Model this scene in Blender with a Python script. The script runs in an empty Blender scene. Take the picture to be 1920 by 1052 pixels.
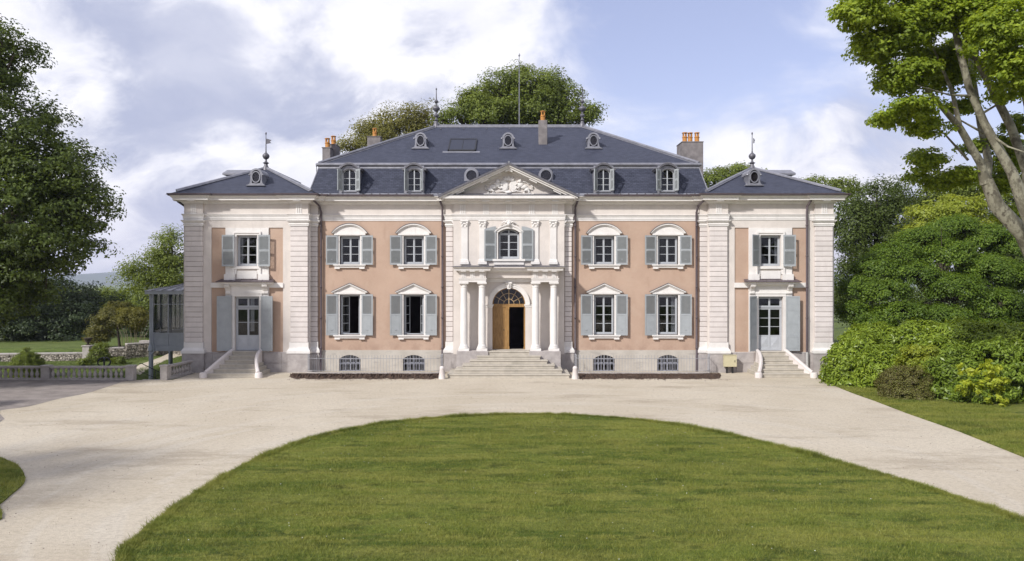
import bpy, bmesh, math, random
import numpy as np
from mathutils import Vector, Matrix
R = math.radians
scene = bpy.context.scene
col = scene.collection

# ---------------------------------------------------------------- camera
CAM_X, CAM_Y, CAM_H, FPX = 0.18, -45.0, 5.2, 1470.0
cd = bpy.data.cameras.new('camera'); cam = bpy.data.objects.new('camera', cd); col.objects.link(cam)
cam.location = (CAM_X, CAM_Y, CAM_H); cam.rotation_euler = (R(90), 0, 0)
cd.sensor_width = 36.0; cd.lens = FPX / 1920 * 36.0; cd.clip_start = 0.1; cd.clip_end = 20000
scene.camera = cam

# ---------------------------------------------------------------- light
SUN_EL, SUN_AZ = 36.0, 43.0           # elevation; azimuth of the light's travel from +Y towards +X
sl = bpy.data.lights.new('sun', 'SUN'); sun = bpy.data.objects.new('sun', sl); col.objects.link(sun)
sl.energy = 3.25; sl.angle = R(3.5); sl.color = (1.0, 0.972, 0.93)
trav = Vector((math.sin(R(SUN_AZ)) * math.cos(R(SUN_EL)), math.cos(R(SUN_AZ)) * math.cos(R(SUN_EL)), -math.sin(R(SUN_EL))))
sun.rotation_euler = trav.to_track_quat('-Z', 'Y').to_euler(); sun.location = (-30, -60, 40)
scene.view_settings.view_transform = 'Standard'; scene.view_settings.look = 'None'
scene.view_settings.exposure = 0.50; scene.view_settings.gamma = 1.0
scene.view_settings.use_curve_mapping = False
scene.cycles.use_denoising = True
scene.cycles.max_bounces = 6; scene.cycles.diffuse_bounces = 3; scene.cycles.glossy_bounces = 2
scene.cycles.transparent_max_bounces = 8; scene.cycles.transmission_bounces = 3
scene.cycles.caustics_reflective = False; scene.cycles.caustics_refractive = False

# ---------------------------------------------------------------- sky
w = bpy.data.worlds.new('World'); scene.world = w; w.use_nodes = True
nt = w.node_tree; nt.nodes.clear(); N = nt.nodes; L = nt.links
def wn(t, **k):
    n = N.new(t)
    for a, b in k.items(): setattr(n, a, b)
    return n
def wmath(op, a, b=None, c=None, clamp=False):
    n = wn('ShaderNodeMath', operation=op, use_clamp=clamp)
    for i, x in enumerate((a, b, c)):
        if x is None: continue
        if isinstance(x, (int, float)): n.inputs[i].default_value = x
        else: L.new(x, n.inputs[i])
    return n.outputs[0]
def wmix(f, a, b):
    n = wn('ShaderNodeMix', data_type='RGBA')
    if isinstance(f, (int, float)): n.inputs[0].default_value = f
    else: L.new(f, n.inputs[0])
    for i, x in ((6, a), (7, b)):
        if isinstance(x, tuple): n.inputs[i].default_value = (*x, 1)
        else: L.new(x, n.inputs[i])
    return n.outputs[2]
def wramp(f, lo, hi):
    n = wn('ShaderNodeMapRange', interpolation_type='SMOOTHSTEP'); L.new(f, n.inputs[0])
    n.inputs[1].default_value = lo; n.inputs[2].default_value = hi
    return n.outputs[0]
sky = wn('ShaderNodeTexSky', sky_type='NISHITA', sun_disc=False, sun_elevation=R(SUN_EL), sun_rotation=R(180 + SUN_AZ), air_density=1.0, dust_density=0.6, ozone_density=2.0)
tc = wn('ShaderNodeTexCoord'); sep = wn('ShaderNodeSeparateXYZ'); L.new(tc.outputs['Generated'], sep.inputs[0])
dx, dy, dz = sep.outputs
zz = wmath('ADD', wmath('MAXIMUM', dz, 0.0), 0.55)
cmb = wn('ShaderNodeCombineXYZ'); L.new(wmath('DIVIDE', dx, zz), cmb.inputs[0]); L.new(wmath('DIVIDE', dy, zz), cmb.inputs[1])
def wnoise(scale, loc, rot=0, sc=(1, 1, 1), detail=8, rough=.55, dist=0.0):
    m = wn('ShaderNodeMapping'); L.new(cmb.outputs[0], m.inputs[0]); m.inputs[1].default_value = loc; m.inputs[2].default_value = (0, 0, R(rot)); m.inputs[3].default_value = sc
    n = wn('ShaderNodeTexNoise'); L.new(m.outputs[0], n.inputs[0]); n.inputs['Scale'].default_value = scale; n.inputs['Detail'].default_value = detail; n.inputs['Roughness'].default_value = rough; n.inputs['Distortion'].default_value = dist
    return n.outputs[0]
warp = wn('ShaderNodeTexNoise'); L.new(cmb.outputs[0], warp.inputs[0]); warp.inputs['Scale'].default_value = 1.3; warp.inputs['Detail'].default_value = 3
wv = wn('ShaderNodeVectorMath', operation='MULTIPLY_ADD'); L.new(warp.outputs['Color'], wv.inputs[0]); wv.inputs[1].default_value = (.55, .55, 0); L.new(cmb.outputs[0], wv.inputs[2])
def wnoise2(scale, loc, rot=0, sc=(1, 1, 1), detail=9, rough=.58):
    m = wn('ShaderNodeMapping'); L.new(wv.outputs[0], m.inputs[0]); m.inputs[1].default_value = loc; m.inputs[2].default_value = (0, 0, R(rot)); m.inputs[3].default_value = sc
    n = wn('ShaderNodeTexNoise'); L.new(m.outputs[0], n.inputs[0]); n.inputs['Scale'].default_value = scale; n.inputs['Detail'].default_value = detail; n.inputs['Roughness'].default_value = rough
    return n.outputs[0]
n1 = wnoise2(1.9, (3.1, 1.7, 0.0), rot=20, sc=(1.0, 0.8, 1), rough=.55)            # cloud cover
n2 = wnoise2(2.1, (6.1, -2.2, 0.0), rot=28, sc=(0.8, 1.15, 1), rough=.5)            # grey undersides
n3 = wnoise2(5.0, (1.3, 5.9, 0.0), rot=25, sc=(0.8, 1.0, 1), rough=.6)              # wisps
def wblob(az, el, lo, hi):            # how near a direction is to (az, el), 0..1
    d = wn('ShaderNodeVectorMath', operation='DOT_PRODUCT'); L.new(tc.outputs['Generated'], d.inputs[0])
    d.inputs[1].default_value = (math.sin(R(az)) * math.cos(R(el)), math.cos(R(az)) * math.cos(R(el)), math.sin(R(el)))
    return wramp(d.outputs['Value'], math.cos(R(hi)), math.cos(R(lo)))
cov = wmath('ADD', wmath('MULTIPLY_ADD', n3, 0.48, wmath('MULTIPLY', n1, 0.72)), -0.01)
cov = wmath('SUBTRACT', cov, wmath('MULTIPLY', wblob(7, 16, 1, 17), 0.11))
cov = wmath('SUBTRACT', cov, wmath('MULTIPLY', wblob(17, 20, 1, 11), 0.12))
cov = wmath('SUBTRACT', cov, wmath('MULTIPLY', wblob(24, 9, 1, 8), 0.05))
cov = wmath('ADD', cov, wmath('MULTIPLY', wblob(20, 11, 1, 11), 0.13))
cov = wmath('ADD', cov, wmath('MULTIPLY', wblob(-24, 12, 4, 34), 0.19))
mask = wramp(cov, 0.43, 0.66)
sh = wmath('ADD', wmath('MULTIPLY_ADD', n2, 0.80, wmath('MULTIPLY', n3, 0.30)), wmath('MULTIPLY', wblob(17, 11, 2, 14), 0.17))
sh = wmath('ADD', sh, wmath('MULTIPLY', wblob(-11, 20, 1, 12), 0.08))
sh = wmath('SUBTRACT', sh, wmath('MULTIPLY', wblob(-25, 16, 1, 10), 0.03))
n1b = wnoise2(1.9, (3.1 + .10, 1.7 + .10, 0.0), rot=20, sc=(1.0, 0.8, 1), rough=.55); n3b = wnoise2(5.0, (1.3 + .06, 5.9 + .06, 0.0), rot=25, sc=(0.8, 1.0, 1), rough=.6)
rel = wmath('ADD', wmath('MULTIPLY', wmath('SUBTRACT', n1, n1b), 0.7), wmath('MULTIPLY', wmath('SUBTRACT', n3, n3b), 0.35))
sh = wmath('ADD', sh, rel)
shade = wmath('ADD', wmath('MULTIPLY', wramp(sh, 0.435, 0.655), 0.72), wmath('MULTIPLY', wramp(n3, 0.36, 0.66), 0.28))
cloud = wmix(shade, (4.2, 4.55, 6.1), (9.0, 8.95, 9.5))
skyt = wn('ShaderNodeMix', data_type='RGBA', blend_type='MULTIPLY'); skyt.inputs[0].default_value = 1.0
L.new(sky.outputs[0], skyt.inputs[6]); skyt.inputs[7].default_value = (1.5, 1.2, 1.25, 1)
skyb = wmix(0.30, skyt.outputs[2], (6.2, 6.5, 8.6))
c0 = wmix(mask, skyb, cloud)
hz = wramp(dz, 0.16, -0.01)
c1 = wmix(wmath('MULTIPLY', hz, 0.62), c0, (5.8, 5.8, 7.2))
bg = wn('ShaderNodeBackground'); L.new(c1, bg.inputs[0]); bg.inputs[1].default_value = 0.086
wo = wn('ShaderNodeOutputWorld'); L.new(bg.outputs[0], wo.inputs[0])

# ---------------------------------------------------------------- mesh helpers
class MB:
    def __init__(s): s.v = []; s.f = []
    def add(s, vs, fs):
        o = len(s.v); s.v += [tuple(p) for p in vs]; s.f += [tuple(i + o for i in f) for f in fs]; return s
    def box(s, x0, x1, y0, y1, z0, z1):
        if x0 > x1: x0, x1 = x1, x0
        if y0 > y1: y0, y1 = y1, y0
        return s.add([(x0,y0,z0),(x1,y0,z0),(x1,y1,z0),(x0,y1,z0),(x0,y0,z1),(x1,y0,z1),(x1,y1,z1),(x0,y1,z1)],
                     [(0,3,2,1),(4,5,6,7),(0,1,5,4),(1,2,6,5),(2,3,7,6),(3,0,4,7)])
    def prism(s, pts, a, b, ax='y'):                      # polygon (two coordinates) pulled along an axis
        n = len(pts)
        def P(p, t): return (p[0], t, p[1]) if ax == 'y' else ((t, p[0], p[1]) if ax == 'x' else (p[0], p[1], t))
        return s.add([P(p, a) for p in pts] + [P(p, b) for p in pts],
                     [tuple(range(n)), tuple(range(2*n-1, n-1, -1))] + [(i, (i+1) % n, n + (i+1) % n, n + i) for i in range(n)])
    def strip(s, inner, outer, a, b):                     # band between two polylines in XZ, pulled along y
        n = len(inner)
        for i in range(n - 1): s.prism([inner[i], inner[i+1], outer[i+1], outer[i]], a, b)
        return s
    def lathe(s, prof, cx=0, cy=0, n=14, z0=0):
        o = []
        for r, z in prof:
            for k in range(n):
                t = 2 * math.pi * k / n; o.append((cx + r * math.cos(t), cy + r * math.sin(t), z0 + z))
        m = len(prof); f = []
        for j in range(m - 1):
            for k in range(n): f.append((j*n+k, j*n+(k+1) % n, (j+1)*n+(k+1) % n, (j+1)*n+k))
        f += [tuple(range(n-1, -1, -1)), tuple(range((m-1)*n, m*n))]
        return s.add(o, f)
    def tube(s, pts, r, n=6, r1=None):
        pts = [Vector(p) for p in pts]; m = len(pts); rings = []; up = Vector((0.3, 0.2, 1))
        for i, p in enumerate(pts):
            t = (pts[min(i+1, m-1)] - pts[max(i-1, 0)])
            t = t.normalized() if t.length > 1e-9 else Vector((0, 0, 1))
            a = t.cross(up)
            if a.length < 1e-3: a = t.cross(Vector((1, 0, 0)))
            a.normalize(); b = t.cross(a)
            rr = r[i] if isinstance(r, (list, tuple)) else (r if r1 is None else r + (r1 - r) * i / max(1, m-1))
            rings += [p + a * (rr * math.cos(2*math.pi*k/n)) + b * (rr * math.sin(2*math.pi*k/n)) for k in range(n)]
        f = [(j*n+k, j*n+(k+1) % n, (j+1)*n+(k+1) % n, (j+1)*n+k) for j in range(m-1) for k in range(n)]
        f += [tuple(range(n-1, -1, -1)), tuple(range((m-1)*n, m*n))]
        return s.add(rings, f)
    def ball(s, c, r, n=10, m=7):
        rx, ry, rz = r if isinstance(r, tuple) else (r, r, r)
        o = []
        for j in range(m + 1):
            ph = math.pi * (j + 0.02) / (m + 0.04) - math.pi / 2
            for k in range(n):
                t = 2 * math.pi * k / n
                o.append((c[0] + rx*math.cos(ph)*math.cos(t), c[1] + ry*math.cos(ph)*math.sin(t), c[2] + rz*math.sin(ph)))
        f = [(j*n+k, j*n+(k+1) % n, (j+1)*n+(k+1) % n, (j+1)*n+k) for j in range(m) for k in range(n)]
        f += [tuple(range(n-1, -1, -1)), tuple(range(m*n, (m+1)*n))]
        return s.add(o, f)
    def sweep(s, path, prof, caps=True):                  # plan polyline; profile (outward distance, z); outward is right of travel
        m = len(path); q = len(prof); o = []
        nr = []
        for i in range(m - 1):
            ex, ey = path[i+1][0] - path[i][0], path[i+1][1] - path[i][1]; l = math.hypot(ex, ey); nr.append((ey / l, -ex / l))
        for i in range(m):
            a = nr[max(i-1, 0)]; b = nr[min(i, m-2)]; k = 1 + a[0]*b[0] + a[1]*b[1]; k = max(k, 0.3)
            mx, my = (a[0] + b[0]) / k, (a[1] + b[1]) / k
            o += [(path[i][0] + mx*d, path[i][1] + my*d, z) for d, z in prof]
        f = [(i*q+j, (i+1)*q+j, (i+1)*q+(j+1) % q, i*q+(j+1) % q) for i in range(m-1) for j in range(q)]
        if caps: f += [tuple(range(q-1, -1, -1)), tuple(range((m-1)*q, m*q))]
        return s.add(o, f)
    def xform(s, M):
        s.v = [tuple(M @ Vector(p)) for p in s.v]; return s
    def mesh(s, name, m, smooth=False, uv=False, bevel=0):
        me = bpy.data.meshes.new(name); me.from_pydata(s.v, [], s.f)
        bm = bmesh.new(); bm.from_mesh(me)
        bmesh.ops.recalc_face_normals(bm, faces=bm.faces)
        if bevel:
            bmesh.ops.remove_doubles(bm, verts=bm.verts, dist=1e-5)
            es = [e for e in bm.edges if len(e.link_faces) == 2 and e.calc_face_angle(0) > 0.6]
            bmesh.ops.bevel(bm, geom=es, offset=bevel, segments=1, affect='EDGES', clamp_overlap=True)
        if smooth:
            for f in bm.faces: f.smooth = True
            for e in bm.edges:
                if len(e.link_faces) == 2 and e.calc_face_angle(0) > R(42): e.smooth = False
        if uv:
            lay = bm.loops.layers.uv.new('UVMap'); bm.normal_update()
            for f in bm.faces:
                n = f.normal; u = Vector((0, 0, 1)).cross(n)
                u = u.normalized() if u.length > 1e-4 else Vector((1, 0, 0)); vv = n.cross(u)
                for lp in f.loops: lp[lay].uv = (lp.vert.co.dot(u), lp.vert.co.dot(vv))
        bm.to_mesh(me); bm.free()
        if m is not None: me.materials.append(m)
        return me
    def build(s, name, m, parent=None, loc=(0, 0, 0), rz=0, **k):
        return link(name, s.mesh(name, m, **k), parent, loc, rz)
def link(name, me, parent=None, loc=(0, 0, 0), rz=0):
    o = bpy.data.objects.new(name, me); col.objects.link(o); o.location = loc; o.rotation_euler = (0, 0, rz)
    if parent is not None: o.parent = parent
    return o
def box(name, m, parent, *d, **k): return MB().box(*d).build(name, m, parent, **k)
def tag(o, label=None, cat=None, group=None, kind=None):
    for k, x in (('label', label), ('category', cat), ('group', group), ('kind', kind)):
        if x: o[k] = x
    return o
def empty(name, loc=(0, 0, 0), label=None, cat=None, group=None):
    o = bpy.data.objects.new(name, None); col.objects.link(o); o.location = loc; o.empty_display_size = 0.1
    return tag(o, label, cat, group)
def arc(cx, cz, r, a0, a1, n, rz=None):
    rz = r if rz is None else rz
    return [(cx + r*math.cos(R(a0 + (a1-a0)*i/n)), cz + rz*math.sin(R(a0 + (a1-a0)*i/n))) for i in range(n+1)]
def seg_arc(x0, x1, z, rise, n):                          # flat arch from (x0,z) over to (x1,z)
    h = (x1 - x0) / 2; r = (h*h + rise*rise) / (2*rise); cz = z + rise - r; cx = (x0+x1)/2
    a = math.asin(min(1, h / r))
    return [(cx + r*math.sin(-a + 2*a*i/n), cz + r*math.cos(-a + 2*a*i/n)) for i in range(n+1)]
def wall_mesh(x0, x1, z0, z1, y, openings, depth):        # sheet with openings and their reveals; opening (xa,xb,za,zb,rise)
    mb = MB()
    xs = sorted({x0, x1, *[o[0] for o in openings], *[o[1] for o in openings]}); zs = sorted({z0, z1, *[o[2] for o in openings], *[o[3] for o in openings]})
    idx = {}
    for i, x in enumerate(xs):
        for j, z in enumerate(zs): idx[i, j] = i*len(zs)+j
    vs = [(x, y, z) for x in xs for z in zs]; fs = []
    for i in range(len(xs)-1):
        for j in range(len(zs)-1):
            cx, cz = (xs[i]+xs[i+1])/2, (zs[j]+zs[j+1])/2
            if any(o[0] < cx < o[1] and o[2] < cz < o[3] for o in openings): continue
            fs.append((idx[i, j], idx[i+1, j], idx[i+1, j+1], idx[i, j+1]))
    mb.add(vs, fs)
    for o in openings:
        xa, xb, za, zb = o[:4]; rise = o[4] if len(o) > 4 else 0
        top = [(xa, zb), (xb, zb)]
        if rise:
            top = seg_arc(xa, xb, zb - rise, rise, 12) if rise < (xb-xa)/2 - 1e-3 else [(p[0], p[1]) for p in arc((xa+xb)/2, zb-rise, rise, 180, 0, 16)]
            h = len(top)//2
            mb.add([(xa, y, zb)] + [(p[0], y, p[1]) for p in top[:h+1]], [tuple(range(h+2))])
            mb.add([(xb, y, zb)] + [(p[0], y, p[1]) for p in top[h:][::-1]], [tuple(range(len(top)-h+1))])
        outline = [(xa, za)] + top + [(xb, za)]
        n = len(outline)
        mb.add([(p[0], y, p[1]) for p in outline] + [(p[0], y+depth, p[1]) for p in outline], [(i, (i+1) % n, n+(i+1) % n, n+i) for i in range(n)])
    return mb

# ---------------------------------------------------------------- materials
class MT:
    def __init__(s, name):
        s.m = bpy.data.materials.new(name); s.m.use_nodes = True; s.t = s.m.node_tree; s.t.nodes.clear()
        s.out = s.n('ShaderNodeOutputMaterial'); s.geo = s.n('ShaderNodeNewGeometry'); s.pos = s.geo.outputs['Position']
    def n(s, t, **k):
        n = s.t.nodes.new(t)
        for a, b in k.items(): setattr(n, a, b)
        return n
    def put(s, sock, x):
        if isinstance(x, (int, float)): sock.default_value = x
        elif isinstance(x, tuple): sock.default_value = (*x, 1) if len(x) == 3 and sock.type == 'RGBA' else x
        else: s.t.links.new(x, sock)
    def noise(s, scale, sc=(1, 1, 1), detail=5, rough=.55, vec=None, out=0):
        m = s.n('ShaderNodeMapping'); s.put(m.inputs[0], s.pos if vec is None else vec); m.inputs[3].default_value = sc
        n = s.n('ShaderNodeTexNoise'); s.put(n.inputs[0], m.outputs[0]); n.inputs['Scale'].default_value = scale; n.inputs['Detail'].default_value = detail; n.inputs['Roughness'].default_value = rough
        return n.outputs[out]
    def ramp(s, f, lo, hi, a=0.0, b=1.0):
        n = s.n('ShaderNodeMapRange', interpolation_type='SMOOTHSTEP'); s.put(n.inputs[0], f)
        for i, x in ((1, lo), (2, hi), (3, a), (4, b)): n.inputs[i].default_value = x
        return n.outputs[0]
    def mix(s, f, a, b, mode='MIX'):
        n = s.n('ShaderNodeMix', data_type='RGBA', blend_type=mode); s.put(n.inputs[0], f); s.put(n.inputs[6], a); s.put(n.inputs[7], b); return n.outputs[2]
    def math(s, op, a, b=0.0, c=0.0):
        n = s.n('ShaderNodeMath', operation=op); s.put(n.inputs[0], a); s.put(n.inputs[1], b); s.put(n.inputs[2], c); return n.outputs[0]
    def bump(s, h, strength=.3, dist=.02, normal=None):
        n = s.n('ShaderNodeBump'); s.put(n.inputs['Height'], h); n.inputs['Strength'].default_value = strength; n.inputs['Distance'].default_value = dist
        if normal is not None: s.put(n.inputs['Normal'], normal)
        return n.outputs[0]
    def end(s, color, rough=.8, normal=None, metal=0.0, spec=.4, extra=None):
        p = s.n('ShaderNodeBsdfPrincipled'); s.put(p.inputs['Base Color'], color); s.put(p.inputs['Roughness'], rough); s.put(p.inputs['Metallic'], metal); s.put(p.inputs['Specular IOR Level'], spec)
        if normal is not None: s.put(p.inputs['Normal'], normal)
        s.t.links.new(p.outputs[0], s.out.inputs[0]); s.p = p
        return s.m
def plain(name, c, rough=.7, var=.10, scale=2.5, streak=False, bump=.15, bscale=60, metal=0.0, spec=.4, dirt=None, dirt_amt=.3, objvar=0):
    k = MT(name); c = tuple(x * .80 for x in c); dirt = tuple(x * .80 for x in dirt) if dirt else None
    c2 = tuple(x * (1 - var) for x in c); c3 = tuple(min(1, x * (1 + var * .6)) for x in c)
    f = k.noise(scale, detail=6, rough=.6)
    a = k.mix(k.ramp(f, .32, .68), c2, c3)
    if dirt:
        d = k.noise(1.3, (3, 3, .35) if streak else (1, 1, 1), detail=7, rough=.65)
        a = k.mix(k.ramp(d, .52, .78, 0, dirt_amt), a, dirt)
    a = k.mix(k.ramp(k.noise(scale*4.5, detail=5, rough=.7), .5, .75, 0, .35), a, tuple(x*(1 - var*1.6) for x in c))
    if objvar:
        oi = k.n('ShaderNodeObjectInfo'); a = k.mix(k.ramp(oi.outputs['Random'], 0, 1, 0, objvar*3), a, tuple(x*.72 for x in c))
    nb = k.bump(k.noise(bscale, detail=3), bump, .01) if bump else None
    return k.end(a, rough, nb, metal, spec)
M = {}
M['trim'] = plain('white_limewash', (.86, .825, .79), .75, .06, 1.8, dirt=(.56, .52, .49), dirt_amt=.42, streak=True)
M['quoin'] = plain('rusticated_plaster', (.80, .735, .70), .8, .07, 1.6, dirt=(.56, .50, .47), dirt_amt=.5, streak=True, objvar=.10)
M['cream'] = plain('cream_plaster', (.76, .695, .64), .8, .07, 1.4, dirt=(.54, .49, .45), dirt_amt=.42, streak=True)
M['groove'] = plain('groove_mortar', (.42, .36, .33), .9, .1)
M['shutter'] = plain('blue_grey_shutter_paint', (.385, .41, .425), .55, .06, 4, bump=.05, dirt=(.29, .31, .32), dirt_amt=.3, streak=True)
M['frame'] = plain('pale_window_paint', (.50, .52, .55), .5, .05, 4, bump=0)
M['zinc'] = plain('weathered_zinc', (.33, .33, .365), .45, .18, 3.5, metal=.45, bump=.08, dirt=(.22, .21, .24), dirt_amt=.6, streak=True)
M['lead'] = plain('dark_lead', (.17, .165, .185), .5, .2, 4, metal=.35, bump=.1)
M['pipe'] = plain('brown_downpipe_paint', (.115, .09, .10), .45, .15, 6, bump=.05)
M['iron'] = plain('black_iron', (.02, .02, .022), .5, .2, 8, bump=.05)
M['grille'] = plain('grey_iron_grille', (.33, .34, .40), .55, .1, 8, bump=.05)
M['rail'] = plain('pale_iron_railing', (.40, .40, .42), .5, .15, 8, bump=.05)
M['terracotta'] = plain('orange_terracotta', (.60, .27, .065), .7, .2, 6, dirt=(.12, .07, .05), dirt_amt=.5)
M['render'] = plain('stained_chimney_render', (.26, .235, .23), .9, .25, 2.2, bump=.4, bscale=25, dirt=(.09, .085, .085), dirt_amt=.75)
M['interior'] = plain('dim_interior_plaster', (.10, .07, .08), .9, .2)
M['curtain'] = plain('white_curtain', (.62, .60, .60), .9, .1, 9, bump=0)
M['box'] = plain('cream_box_paint', (.62, .56, .36), .5, .05, 4, bump=0)
M['veranda'] = plain('blue_grey_veranda_paint', (.46, .49, .53), .5, .08, 3, bump=.05, dirt=(.17, .19, .22), dirt_amt=.35, streak=True)
M['step'] = plain('worn_limestone_step', (.56, .51, .43), .8, .12, 3, bump=.25, bscale=35, dirt=(.30, .28, .22), dirt_amt=.45)
M['baluster'] = plain('weathered_limestone', (.47, .43, .40), .85, .15, 4, bump=.35, bscale=40, dirt=(.24, .22, .20), dirt_amt=.55)
M['bark'] = plain('dark_bark', (.075, .058, .045), .95, .3, 6, bump=.8, bscale=14)
M['soil'] = plain('dark_soil', (.075, .045, .030), .95, .35, 5, bump=.9, bscale=30, dirt=(.16, .11, .08), dirt_amt=.6)
# pink plaster with faded patches
k = MT('salmon_plaster')
a = k.mix(k.ramp(k.noise(.55, detail=7, rough=.62), .3, .7), (.405, .283, .212), (.455, .325, .247))
a = k.mix(k.ramp(k.noise(1.7, (1, 1, .8), detail=8, rough=.7), .48, .70, 0, .45), a, (.465, .35, .27))
a = k.mix(k.ramp(k.noise(1.1, (2.2, 2.2, .4), detail=6), .58, .80, 0, .45), a, (.30, .195, .14))
a = k.mix(k.ramp(k.noise(3.1, detail=8, rough=.72), .50, .74, 0, .35), a, (.355, .24, .175))
a = k.mix(k.ramp(k.noise(.8, (1, 1, 1.3), detail=9, rough=.75), .55, .62, 0, .35), a, (.455, .34, .26))
zs_p = k.n('ShaderNodeSeparateXYZ'); k.put(zs_p.inputs[0], k.pos)
damp = k.math('MULTIPLY', k.ramp(zs_p.outputs[2], 1.2, 2.0, 1, 0), k.ramp(k.noise(1.6, (1, 1, .8), detail=7, rough=.7), .40, .62))
a = k.mix(k.math('MULTIPLY', damp, .55), a, (.30, .20, .15))
M['pink'] = k.end(a, .85, k.bump(k.noise(70, detail=4), .18, .008))
# stone plinth
k = MT('grey_limestone')
a = k.mix(k.ramp(k.noise(2.2, detail=8, rough=.65), .3, .7), (.30, .272, .262), (.41, .375, .36))
a = k.mix(k.ramp(k.noise(6, detail=6, rough=.7), .55, .75, 0, .6), a, (.48, .45, .42))
a = k.mix(k.ramp(k.noise(1.2, (1, 1, 2.5), detail=6), .58, .75, 0, .5), a, (.20, .185, .175))
M['plinth'] = k.end(a, .85, k.bump(k.noise(22, detail=6, rough=.65), .45, .02))
k = MT('stained_base_render')
a = k.mix(k.ramp(k.noise(1.1, detail=8, rough=.65), .3, .7), (.40, .365, .32), (.48, .445, .395))
a = k.mix(k.ramp(k.noise(1.6, (.7, 1, 2.2), detail=7), .54, .74, 0, .65), a, (.29, .268, .245))
M['base'] = k.end(a, .85, k.bump(k.noise(30, detail=5), .3, .012))
# slate roofs (UV in metres along and up the slope)
def slate(name, cw, ch, strength, c1=(.038, .043, .064), c2=(.057, .063, .091)):
    k = MT(name); uv = k.n('ShaderNodeUVMap'); b = k.n('ShaderNodeTexBrick', offset=.5); k.put(b.inputs[0], uv.outputs[0])
    b.inputs['Scale'].default_value = 1.0; b.inputs['Brick Width'].default_value = cw; b.inputs['Row Height'].default_value = ch; b.inputs['Mortar Size'].default_value = .008; b.inputs['Mortar Smooth'].default_value = .3
    b.inputs['Color1'].default_value = (*c1, 1); b.inputs['Color2'].default_value = (*c2, 1); b.inputs['Mortar'].default_value = (.028, .028, .042, 1)
    f = k.noise(3.2, (.8, .8, 2.0), detail=9, rough=.74)
    a = k.mix(.75, b.outputs[0], k.mix(k.ramp(f, .3, .7), (.72, .72, .75), (1.2, 1.2, 1.2)), 'MULTIPLY')
    a = k.mix(k.ramp(k.noise(7, detail=5, rough=.7), .6, .8, 0, .4), a, (.14, .145, .175))
    sx = k.n('ShaderNodeSeparateXYZ'); k.put(sx.inputs[0], uv.outputs[0])
    saw = k.math('FRACT', k.math('DIVIDE', sx.outputs[1], ch))
    h = k.math('ADD', k.math('MULTIPLY', k.math('SUBTRACT', 1.0, saw), .6), k.math('MULTIPLY', b.outputs[1], -.5))
    h = k.math('ADD', h, k.math('MULTIPLY', k.noise(9, detail=4), .35))
    return k.end(a, k.ramp(f, .3, .7, .55, .75), k.bump(h, strength, .03), 0.0, .28)
M['slate'] = slate('slate_upper', .24, .13, .45)
M['slate_steep'] = slate('slate_steep', .24, .115, .7)
# oak
k = MT('varnished_oak')
a = k.mix(k.ramp(k.noise(6, (6, 6, .5), detail=7, rough=.6), .3, .7), (.21, .11, .032), (.35, .205, .075))
M['oak'] = k.end(a, .45, k.bump(k.noise(12, (8, 8, .5), detail=4), .15, .006))
# window glass: thin pane, mirrors at grazing angles, lets the dark room show
k = MT('window_glass')
fr = k.n('ShaderNodeFresnel'); fr.inputs[0].default_value = 1.5
tr = k.n('ShaderNodeBsdfTransparent'); tr.inputs[0].default_value = (.80, .82, .84, 1)
gl = k.n('ShaderNodeBsdfGlossy'); gl.inputs['Roughness'].default_value = .02
k.put(gl.inputs['Normal'], k.bump(k.noise(1.4, detail=2), .05, .03))
mx = k.n('ShaderNodeMixShader'); k.put(mx.inputs[0], k.math('MULTIPLY', fr.outputs[0], .75)); k.put(mx.inputs[1], tr.outputs[0]); k.put(mx.inputs[2], gl.outputs[0])
k.t.links.new(mx.outputs[0], k.out.inputs[0]); M['glass'] = k.m

# ================================================================ the chateau
CH = empty('chateau', (0, 0, 0), 'long salmon pink chateau with white rusticated pilasters, slate mansard roof and columned porch', 'mansion')
rnd = random.Random(4)
LEFT = [(-18.55, 14.6), (-18.55, -.15), (-18.36, -.15), (-18.36, -.68), (-17.30, -.68), (-17.30, -.5), (-12.40, -.5), (-12.40, -.68), (-11.34, -.68), (-11.34, -.18), (-10.92, -.18), (-10.92, 0), (-3.62, 0), (-3.62, -.15), (-3.16, -.15), (-3.16, -.42)]
def mir(p): return [(-x, y) for x, y in reversed(p)]
PATH = LEFT + mir(LEFT)
MB().sweep(PATH, [(-.1, 8.62), (.03, 8.62), (.03, 8.70), (.05, 8.70), (.05, 8.83), (.08, 8.86), (.08, 8.90), (.12, 8.93), (.12, 8.965), (-.1, 8.965)]).build('architrave', M['trim'], CH)
MB().sweep(PATH, [(-.1, 8.965), (.0, 8.965), (.0, 9.55), (-.1, 9.55)]).build('frieze', M['cream'], CH)
MB().sweep(PATH, [(-.1, 9.55), (.05, 9.55), (.07, 9.60), (.16, 9.66), (.16, 9.70), (.46, 9.72), (.46, 9.83), (.50, 9.84), (.50, 9.87), (.58, 9.94), (.58, 9.965), (-.1, 9.965)]).build('cornice', M['trim'], CH)
gl_ = LEFT[:14]
gprof = [(.0, 9.968), (.60, 9.968), (.68, 9.99), (.70, 10.07), (.655, 10.075), (.63, 10.02), (.0, 10.02)]
MB().sweep(gl_, gprof).build('gutter', M['pipe'], CH)
MB().sweep(mir(gl_), gprof).build('gutter', M['pipe'], CH)

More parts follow.
